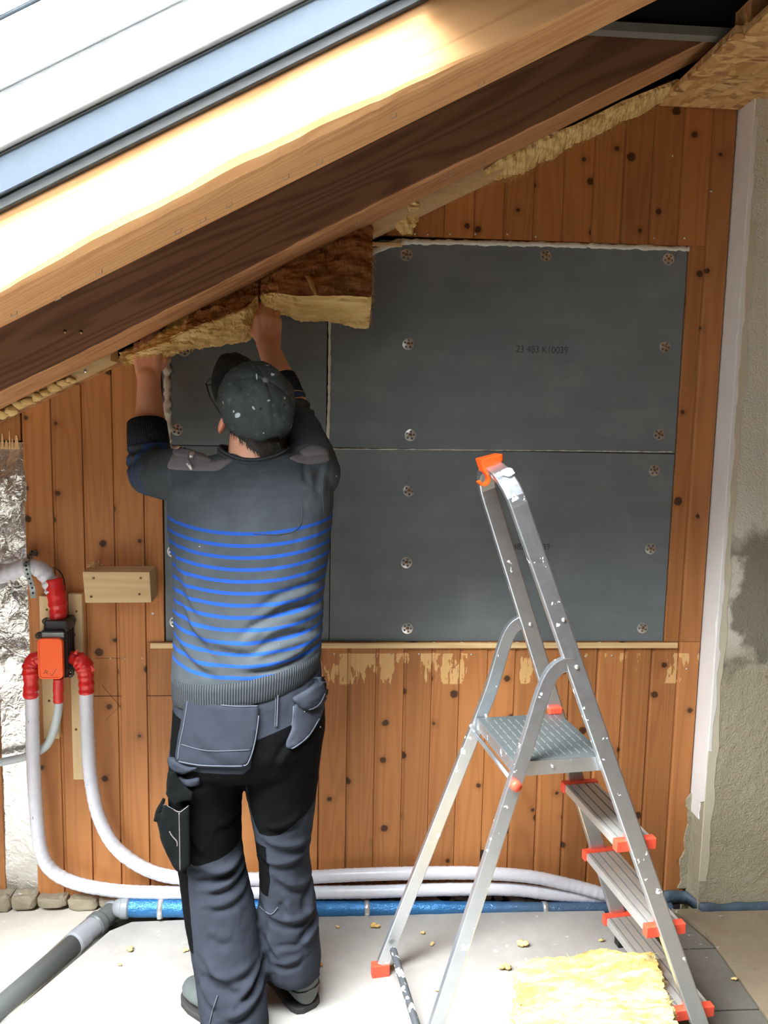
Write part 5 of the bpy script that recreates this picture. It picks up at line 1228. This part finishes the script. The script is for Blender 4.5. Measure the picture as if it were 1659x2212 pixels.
# ---- trousers
T = MB()
T.loft([body_ring(1455, 1400, 382, 686, -.46, .128), body_ring(1500, 1450, 378, 694, -.462, .138), body_ring(1550, 1530, 375, 702, -.466, .148), body_ring(1600, 1590, 371, 700, -.47, .15), body_ring(1640, 1632, 369, 692, -.468, .138), body_ring(1662, 1655, 392, 672, -.466, .10)])
Lr = [(1620, 368, 545, -.468, .125), (1660, 366, 533, -.466, .118), (1700, 364, 524, -.464, .108), (1760, 368, 522, -.46, .1), (1815, 377, 522, -.458, .095), (1860, 384, 527, -.46, .092), (1900, 389, 538, -.465, .092), (1960, 397, 549, -.48, .094), (2050, 413, 561, -.51, .096), (2110, 424, 571, -.53, .096), (2160, 431, 577, -.545, .095), (2215, 434, 581, -.552, .094), (2238, 440, 578, -.553, .088)]
Rr = [(1610, 525, 697, -.468, .125), (1660, 528, 689, -.466, .115), (1700, 532, 686, -.462, .108), (1750, 541, 680, -.458, .1), (1800, 549, 674, -.452, .092), (1850, 557, 668, -.446, .088), (1900, 560, 673, -.444, .088), (1960, 561, 683, -.445, .09), (2030, 560, 692, -.448, .09), (2060, 561, 694, -.45, .09), (2082, 568, 693, -.45, .086), (2096, 578, 690, -.45, .080)]
T.loft([body_ring(a, a, b, c, y, h_, 32, 2.2) for a, b, c, y, h_ in Lr]); T.loft([body_ring(a, a - (4 if a > 2100 else 0), b, c, y, h_, 32, 2.2) for a, b, c, y, h_ in Rr])
tme = voxel(T, 'trousers', .0055, 5)
co, no = arrays(tme)
CR_T = [((430, 1588), (525, 1625), .016, .0015), ((415, 1555), (540, 1640), .018, .0025), ((640, 1590), (600, 1640), .012, .004), ((575, 1802), (658, 1768), .013, .007), ((566, 1832), (672, 1842), .014, .008), ((560, 1885), (672, 1868), .013, .007), ((590, 1915), (676, 1950), .013, .007), ((562, 2000), (692, 2008), .014, .010), ((690, 2040), (648, 2062), .012, .010), ((585, 2105), (655, 2092), .012, .007), ((612, 1965), (626, 2000), .012, .006), ((672, 1955), (664, 2002), .010, .008), ((568, 2050), (606, 2098), .012, .006), ((650, 2070), (590, 2075), .010, .004),
        ((405, 1905), (522, 1888), .014, .009), ((394, 1868), (505, 1902), .016, .008), ((440, 1935), (546, 1905), .013, .008), ((445, 1965), (535, 1950), .012, .006), ((440, 2060), (535, 2120), .015, .009), ((428, 2085), (562, 2085), .014, .007), ((520, 2135), (570, 2088), .013, .011), ((495, 2165), (578, 2130), .015, .010), ((430, 2105), (475, 2150), .013, .008), ((562, 2060), (543, 1985), .011, .006), ((450, 2010), (500, 2030), .014, .004), ((470, 1800), (515, 1770), .014, .005), ((400, 1780), (440, 1860), .012, .005), ((440, 2185), (570, 2200), .014, .009)]
put(tme, co + no * (creases(co, no, CR_T, -.57) + .0026 * noise_arr(co, 13, 3) + .0006 * noise_arr(co, 70, 2))[:, None])
p2 = co[:, [0, 2]]; YB = -.565
def wp(poly, y=YB): return [XZ(a, b, y) for a, b in poly]
blk = sdf(p2, wp([(340, 1662), (400, 1655), (530, 1655), (545, 1640), (556, 1582), (632, 1556), (672, 1545), (690, 1520), (740, 1520), (740, 1700), (690, 1745), (664, 1768), (640, 1790), (604, 1811), (556, 1816), (540, 1780), (527, 1700), (524, 1760), (524, 1852), (500, 1858), (470, 1866), (395, 1880), (360, 1880), (330, 1720)]))
for q in ([(370, 1876), (398, 1878), (405, 1960), (419, 2060), (400, 2062), (380, 1960)], [(545, 1846), (571, 1846), (581, 1925), (576, 1962), (548, 1962)], [(360, 1552), (392, 1556), (384, 1640), (360, 1650)]): blk = np.maximum(blk, sdf(p2, wp(q)))
attr(tme, 'black', blk)
def m_trouser(name, light):
    t = NT(name); c = t.coord(); n1 = t.noise(c, 14, 4, .6); n2 = t.noise(t.mul(c, (700, 700, 700)), 1, 2)
    g = t.mix(n1, srgb(38, 41, 48), srgb(48, 51, 59)); g = t.mix(t.math('MULTIPLY', t.ss(t.noise(c, 5, 3), .5, .72), .3 + light), g, srgb(76, 80, 90))
    if not light:
        k = t.mix(n1, srgb(5, 5, 6), srgb(10, 11, 11)); k = t.mix(t.math('MULTIPLY', t.ss(t.noise(c, 30, 4), .62, .8), .15), k, srgb(40, 43, 42))
        g = t.mix(t.ss(t.attr('black'), -.0008, .0008), g, k)
    sp = t.math('MULTIPLY', t.ss(t.vor(c, 22).outputs['Distance'], .06, .045), t.ss(t.noise(c, 5, 1), .56, .58)); g = t.mix(sp, g, srgb(220, 222, 224))
    return t.fin(g, .88, 0, t.bump(n2, .25, .001), Specular_IOR_Level=.06)
M['trouser'] = m_trouser('grey_and_black_work_cloth', 0); M['pocket'] = m_trouser('grey_pocket_cloth', .12)
M['black_cloth'] = simple('black_canvas', srgb(12, 14, 14), .9, var=.3, scale=26, bump=.3, bscale=500, bd=.001, spec=.1); M['stitch'] = simple('pale_seam', srgb(74, 79, 88), .9, bump=0)
trs = link('trousers', tme, M['trouser'], man, True); bt_ = bvh(tme, 't')
def seam(pts, par, r=.0013, bv=bt_, m='stitch', name='seam', lift=.004):
    path = []
    pp_ = interp([V((a, b, 0)) for a, b in pts], 8)
    for p in pp_:
        d_ = V(ray(p.x, p.y)).normalized(); hit = bv.ray_cast(V(CAM), d_)
        if hit[0] is None: hit = bv.find_nearest(P(p.x, p.y, -.56))
        path.append(hit[0] - d_ * lift)
    return MB().tube(path, r, 6).build(name, M[m], par, True)
for q_ in ([(366, 1012), (380, 1050), (380, 1090), (368, 1120)], [(650, 1075), (653, 1110), (648, 1135), (628, 1150), (590, 1155), (548, 1152)], [(702, 1004), (697, 1060), (700, 1110)]): seam(q_, jm, .0007, bj, 'ink', 'seam', .0006)
LPK = [(404, 1512), (430, 1512), (470, 1522), (560, 1522), (558, 1560), (552, 1600), (543, 1636), (532, 1654), (500, 1656), (440, 1655), (386, 1647), (383, 1632), (390, 1590)]
lp = patch('back_pocket', LPK, bt_, 'pocket', trs, .006, .004, 6); blp = bvh(lp.data, 'lp')
seam([(446, 1512), (480, 1523), (520, 1526), (559, 1525)], lp, .0015, blp, lift=.001); seam([(560, 1524), (557, 1565), (548, 1615), (536, 1648), (526, 1654)], lp, .0016, blp, lift=.001); seam([(386, 1645), (430, 1653), (480, 1655), (524, 1655)], lp, .0016, blp, lift=.001); seam([(392, 1608), (450, 1622), (540, 1620)], lp, .0011, blp, lift=.001); seam([(405, 1514), (398, 1560), (388, 1610), (384, 1640)], lp, .0016, blp, lift=.001)
rp = patch('back_pocket', [(634, 1522), (690, 1502), (699, 1522), (688, 1556), (664, 1594), (632, 1618), (618, 1618), (616, 1606), (630, 1576)], bt_, 'pocket', trs, .003, .004, 5); brp = bvh(rp.data, 'rp')
seam([(634, 1524), (632, 1560), (620, 1592), (615, 1612), (622, 1619), (640, 1612), (668, 1588), (690, 1552)], rp, .0016, brp, lift=.001)
fp = patch('pocket_flap', [(628, 1508), (664, 1488), (698, 1458), (707, 1470), (702, 1500), (690, 1522), (668, 1533), (648, 1530)], bt_, 'pocket', trs, .010, .004, 5, dome=.008); bfp = bvh(fp.data, 'fp')
seam([(629, 1510), (646, 1528), (668, 1533), (690, 1521), (702, 1498)], fp, .0018, bfp, lift=.001)
seam([(601, 1480), (600, 1520), (598, 1570)], trs, .0018); seam([(596, 1482), (595, 1524), (594, 1570)], trs, .001)
patch('tool_loop', [(372, 1632), (382, 1640), (410, 1654), (432, 1654), (412, 1664), (396, 1670), (378, 1662), (371, 1648)], bt_, 'pocket', trs, .010, .004, 4)
patch('cloth_tab', [(386, 1674), (402, 1684), (432, 1678), (433, 1692), (404, 1699), (390, 1690)], bt_, 'pocket', trs, .006, .003, 4)
seam([(560, 1958), (584, 1975), (600, 1960)], trs, .0011); seam([(452, 2212), (460, 2180), (470, 2150)], trs, .0013)
# cargo pocket hanging off the left thigh
def soft(name, parts, vox, m, par, sm=4, nz_=0.002):
    mb = MB()
    for poly, ya, yb in parts:
        mb.loft([[P(x, y, ya) for x, y in poly], [P(x, y, yb) for x, y in poly]])
    me_ = voxel(mb, name, vox, sm); c_, n_ = arrays(me_); put(me_, c_ + n_ * (nz_ * noise_arr(c_, 26, 3))[:, None]); return link(name, me_, M[m], par, True)
cg = soft('cargo_pocket', [([(352, 1738), (386, 1752), (388, 1790), (388, 1884), (380, 1880), (360, 1845), (344, 1790)], -.585, -.45), ([(384, 1752), (410, 1738), (412, 1870), (390, 1884)], -.59, -.50)], .004, 'black_cloth', trs)
soft('cargo_flap', [([(364, 1664), (378, 1668), (394, 1692), (418, 1712), (414, 1728), (394, 1730), (376, 1740), (358, 1716)], -.60, -.575)], .0035, 'black_cloth', cg, 3)
soft('side_pocket', [([(338, 1760), (352, 1752), (362, 1800), (374, 1860), (366, 1858), (348, 1815)], -.55, -.45)], .004, 'black_cloth', cg)
soft('hammer_loop', [([(352, 1722), (358, 1726), (350, 1752), (342, 1774), (332, 1774), (338, 1748)], -.545, -.515)], .003, 'black_cloth', cg, 3)
bcg = bvh(cg.data, 'cg'); seam([(352, 1736), (370, 1746), (387, 1754), (398, 1748), (410, 1738)], cg, .0014, bcg, 'yoke', lift=.001); seam([(387, 1756), (388, 1800), (389, 1880)], cg, .0014, bcg, 'yoke', lift=.001); seam([(366, 1796), (372, 1806), (382, 1818), (383, 1828)], cg, .0016, bcg, 'yoke', lift=.001)

# ---- boots
M['boot'] = simple('grey_green_boot_leather', srgb(78, 84, 82), .55, var=.2, scale=30, bump=.3, bscale=120, bd=.002); M['sole'] = simple('dark_rubber_sole', srgb(44, 42, 40), .8, var=.15, bump=.3)
M['lace'] = simple('dark_red_lace', srgb(96, 34, 36), .8, bump=0)
def boot(ankle, toe):
    ankle = V((ankle.x, ankle.y, 0)); ax = (toe - ankle); ax.z = 0; ax.normalize(); heel = ankle - ax * .072; sd = V((ax.y, -ax.x, 0)); L = .292
    S_ = [0, .03, .10, .22, .34, .46, .60, .74, .86, .95, 1.0]
    HW = [.018, .034, .042, .043, .040, .038, .045, .049, .045, .030, .012]; HT = [.075, .105, .13, .135, .125, .100, .080, .068, .060, .050, .040]
    up_ = []
    for s_, w_, h_ in zip(S_, HW, HT):
        c = heel + ax * (L * s_); ring = []
        for k in range(20):
            t = 2 * math.pi * k / 20; cs, sn = math.cos(t), math.sin(t); e = lambda v_: math.copysign(abs(v_) ** .8, v_)
            ring.append(c + sd * (w_ * e(cs) * (1 if sn < .3 else .9)) + V((0, 0, .018 + (h_ - .018) / 2 * (1 + e(sn)))))
        up_.append(ring)
    b_ = MB().loft(up_); b_.tube([heel + ax * .072 + V((0, 0, .07)), heel + ax * .070 + V((0, 0, .16))], [.044, .042], 20)
    me_ = voxel(b_, 'boot', .004, 4); o = link('boot', me_, M['boot'], man, True)
    rim = lambda z, k_: [heel + ax * (L * s_) + sd * (w_ * q * k_) + V((0, 0, z)) for q, seq in ((1, list(zip(S_, HW))), (-1, list(zip(S_, HW))[::-1])) for s_, w_ in seq]
    MB().loft([rim(0.0, 1.04), rim(.004, 1.10), rim(.014, 1.09), rim(.017, 1.02)]).build('sole', M['sole'], o, False, bevel=.002)
    for j in range(5):
        c = heel + ax * (L * (.36 + .07 * j)) + V((0, 0, .118 - .012 * j)); MB().tube([c - sd * .020 - V((0, 0, .006)), c + V((0, 0, .004)), c + sd * .020 - V((0, 0, .006))], .0024, 6).build('lace', M['lace'], o, True)
    for z_ in (.062, .085):
        MB().tube([heel + ax * (L * s_) + sd * w_ * 1.03 * q + V((0, 0, z_ * (1 - .1 * s_))) for q, seq in ((1, list(zip(S_, HW))[4::-1]), (-1, list(zip(S_, HW))[:5])) for s_, w_ in seq], .0022, 6).build('heel_band', M['boot'], o, True)
    return o
boot(Z(640, 2150, 0), Z(570, 2070, 0)); boot(P(512, 2215, -.552), Z(418, 2150, 0))

# ---- cap, hair, glasses
def m_cap():
    t = NT('worn_dark_cap_cloth'); c = t.coord(); n1 = t.noise(c, 28, 4, .6); n2 = t.noise(c, 700, 2)
    col = t.mix(n1, srgb(44, 51, 51), srgb(66, 75, 74)); col = t.mix(t.math('MULTIPLY', t.ss(t.noise(c, 60, 3), .58, .72), .4), col, srgb(116, 124, 122))
    s1_ = t.ss(t.vor(c, 30).outputs['Distance'], .17, .14); s1_ = t.math('MULTIPLY', s1_, t.ss(t.noise(c, 13, 2), .56, .60)); s2_ = t.ss(t.noise(t.mul(c, (60, 60, 40)), 1, 3), .70, .73)
    col = t.mix(t.math('MULTIPLY', t.math('ADD', s1_, s2_, True), .85), col, srgb(196, 206, 208))
    return t.fin(col, .8, 0, t.bump(t.math('ADD', n1, t.math('MULTIPLY', n2, .3)), .3, .003), Specular_IOR_Level=.3)
M['cap'] = m_cap(); M['cap_dark'] = simple('dark_cap_brim', srgb(34, 37, 37), .8, var=.15, bump=.2)
rings = []; NU, NV = 72, 26; CX = (.094, .111, .105)
def cap_pt(t, ph, add=0.0):     # t 0 crown .. 1 rim
    th_ = t * math.radians(101); sx, sy, sz = CX; x = math.sin(th_) * math.cos(ph); y = math.sin(th_) * math.sin(ph); z = math.cos(th_)
    seam_ = min(abs(((ph - math.pi / 6) / (math.pi / 3)) % 1.0), 1 - abs(((ph - math.pi / 6) / (math.pi / 3)) % 1.0)); q = -.0022 * math.exp(-(seam_ * math.sin(th_) / .035) ** 2)
    p0 = V((x, y, z)); q += .0042 * fbm(p0, 2.2, 3) + .0016 * fbm(p0 + V((3, 0, 0)), 7, 2) + .004 * math.exp(-((t - .62) / .12) ** 2) * math.sin(ph * 5 + 1.2) * (1 if math.cos(ph - 5.4) > 0 else .3) + add
    return HD(x * (sx + q), -.006 + y * (sy + q), .012 + z * (sz + q))
def opened(t, ph):        # the gap over the adjuster strap at the back
    dph = abs(((ph - 1.5 * math.pi + math.pi) % (2 * math.pi)) - math.pi); return (dph / .34) ** 2 + ((1.0 - t) / .20) ** 2 < 1 and t < .965
cm = MB(); vs_ = []; fs = []
for i in range(1, NV + 1):
    for j in range(NU): vs_.append(cap_pt(i / NV, 2 * math.pi * j / NU))
for i in range(NV - 1):
    for j in range(NU):
        if opened((i + 1.5) / NV, 2 * math.pi * (j + .5) / NU): continue
        a = i * NU + j; b = i * NU + (j + 1) % NU; fs.append((a, b, b + NU, a + NU))
vs_.append(cap_pt(0, 0)); k = len(vs_) - 1
for j in range(NU): fs.append((k, (j + 1) % NU, j))
cap = MB().add(vs_, fs).build('cap', M['cap'], man, True); sm_ = cap.modifiers.new('thick', 'SOLIDIFY'); sm_.thickness = .0025; sm_.offset = -1
M['cap_btn'] = simple('faded_button_cloth', srgb(84, 92, 92), .7, bump=.2)
MB().disc(cap_pt(0, 0) - hu * .002, hu, .0098, .0085, 18, .006).build('cap_button', M['cap_btn'], cap, True)
M['dried_paint'] = simple('dried_pale_paint', srgb(184, 200, 206), .6, bump=.2)
bcap = bvh(cap.data, 'cap')
for q in ([(508, 893), (517, 890), (521, 896), (516, 902), (508, 903)], [(503, 886), (506, 884), (507, 892), (503, 893)], [(552, 806), (555, 806), (557, 818), (554, 822)], [(543, 878), (548, 876), (552, 886), (547, 885)], [(535, 850), (538, 849), (538, 853), (535, 854)], [(541, 866), (544, 865), (544, 869), (541, 869)]): patch('paint_spot', q, bcap, 'dried_paint', cap, .0008, .0006, 2.5, yref=-.5)
for ph in (math.radians(60), math.radians(120), math.radians(180), math.radians(240), math.radians(300), 0):      # eyelets
    c = cap_pt(.40, ph + math.pi / 6 * 0, .0006); n_ = (c - HC).normalized(); MB().disc(c - n_ * .0008, n_, .0034, .0016, 12, .0030).build('eyelet', M['cap_dark'], cap, True)
rows = []; nb = 24      # brim
for i in range(nb + 1):
    u = -1 + 2 * i / nb; ph = math.pi / 2 - u * 1.02; base = cap_pt(.985, ph); ext = .078 * (1 - abs(u) ** 2.6) ** .5; row = []
    for j in range(7):
        s_ = j / 6; row.append(base + hf * (ext * s_) - hu * (.010 * s_ + .020 * u * u * s_ + .006) + hr * (-.012 * u * s_ * 0))
    rows.append(row)
mb = MB(); vs_ = [p for r_ in rows for p in r_] + [p + hu * .004 for r_ in rows for p in r_]; N_ = (nb + 1) * 7; fs = []
for i in range(nb):
    for j in range(6): a = i * 7 + j; fs += [(a, a + 1, a + 8, a + 7), (a + N_ + 7, a + N_ + 8, a + N_ + 1, a + N_)]
for i in range(nb):
    for j in (0, 6): a = i * 7 + j; fs.append((a, a + 7, a + 7 + N_, a + N_))
for i in (0, nb):
    for j in range(6): a = i * 7 + j; fs.append((a, a + 1, a + 1 + N_, a + N_))
mb.add(vs_, fs).build('brim', M['cap_dark'], cap, True)
st_ = []
for i in range(15):
    ph = 1.5 * math.pi - .42 + .84 * i / 14; a_ = cap_pt(.94, ph, .003); b_ = cap_pt(1.0, ph, .003); o_ = (a_ - HC).normalized() * .002; st_.append([a_, b_, b_ + o_, a_ + o_])
MB().loft(st_).build('adjuster_strap', M['cap_dark'], cap, False)
M['hair'] = simple('dark_grey_hair', srgb(44, 38, 34), .7, var=.3, scale=120, bump=.5, bscale=300, bd=.002)
hv, hfc = [], []; NJ, NI = 44, 14
for i in range(NI + 1):
    for j in range(NJ + 1):
        ph = math.pi * 1.5 + (-1 + 2 * j / NJ) * 1.42; z = .022 - .100 * (i / NI) * (1 - .35 * abs(-1 + 2 * j / NJ) ** 2); zz = max(-1, min(1, (z) / .104)); r_ = math.sqrt(max(0, 1 - zz * zz * .55))
        p = HD(math.cos(ph) * .0785 * r_, -.008 + math.sin(ph) * .096 * r_, .010 + z); n_ = (p - HC).normalized(); hv.append(p + n_ * (.002 * fbm(p, 90, 2) + .004 * (1 - i / NI)))
for i in range(NI):
    for j in range(NJ): a = i * (NJ + 1) + j; hfc.append((a, a + 1, a + NJ + 2, a + NJ + 1))
hair = MB().add(hv, hfc).build('hair', M['hair'], man, True); hs = hair.modifiers.new('thick', 'SOLIDIFY'); hs.thickness = .008; hs.offset = -1
rg = random.Random(3); mb = MB()
for i in range(2600):
    p = V(hv[rg.randrange((NJ + 1) * 3, len(hv))]) + V((rg.uniform(-.003, .003), rg.uniform(-.002, .002), rg.uniform(-.003, .003))); n_ = (p - HC).normalized(); dn = (-hu * .8 - hf * .35 + V((rg.uniform(-.4, .4), 0, rg.uniform(-.3, .1)))); dn = (dn - n_ * dn.dot(n_)).normalized(); L = rg.uniform(.010, .024); s_ = dn.cross(n_) * .0006
    q = p + dn * L * .6 + n_ * .003; e_ = p + dn * L + n_ * .0015; k = len(mb.v); mb.v += [p - s_, p + s_, q + s_ * .8, q - s_ * .8, e_]; mb.f += [(k, k + 1, k + 2, k + 3), (k + 3, k + 2, k + 4)]
tag(mb.build('hair_strands', M['hair'], hair, fix=False), kind='stuff')
# nape hair, lying over the neck down to the collar
bbody = bvh(bd.data, 'b')
NH = [(500, 905), (502, 930), (516, 944), (530, 956), (542, 968), (556, 980), (580, 990), (605, 990), (632, 980), (646, 962), (648, 935), (640, 915), (560, 930)]
nh = patch('nape_hair', NH, bbody, 'hair', hair, .003, .004, 5, yref=-.48)
rg = random.Random(13); mb = MB(); nv_ = [v.co.copy() for v in nh.data.vertices][:len(nh.data.vertices) // 2]
for i in range(1500):
    p = rg.choice(nv_) + V((rg.uniform(-.004, .004), -.001, rg.uniform(-.004, .004))); dn = V((rg.uniform(-.1, .7), rg.uniform(-.25, .05), -1 + rg.uniform(-.2, .5))).normalized(); L = rg.uniform(.008, .018); s_ = V((1, 0, .3)) * .0006
    q = p + dn * L * .6 + V((0, -.002, 0)); e_ = p + dn * L; k = len(mb.v); mb.v += [p - s_, p + s_, q + s_ * .8, q - s_ * .8, e_]; mb.f += [(k, k + 1, k + 2, k + 3), (k + 3, k + 2, k + 4)]
tag(mb.build('nape_strands', M['hair'], hair, fix=False), kind='stuff')
gl_ = MB()
for s in (-1, 1):
    gl_.tube([HD(s * .086, -.02, -.016), HD(s * .100, .05, -.010), HD(s * .098, .090, -.006)], .0022, 6)
    gl_.tube([HD(s * .054 + .044 * math.cos(q), .114 - .024 * ((s * .054 + .044 * math.cos(q)) / .098) ** 2, -.010 + .020 * math.sin(q)) for q in np.linspace(0, 2 * math.pi, 21)], .0013, 6)
gl_.tube([HD(-.012, .114, -.006), HD(.012, .114, -.006)], .0016, 6); gl_.build('glasses', M['black_plastic'], man, True)
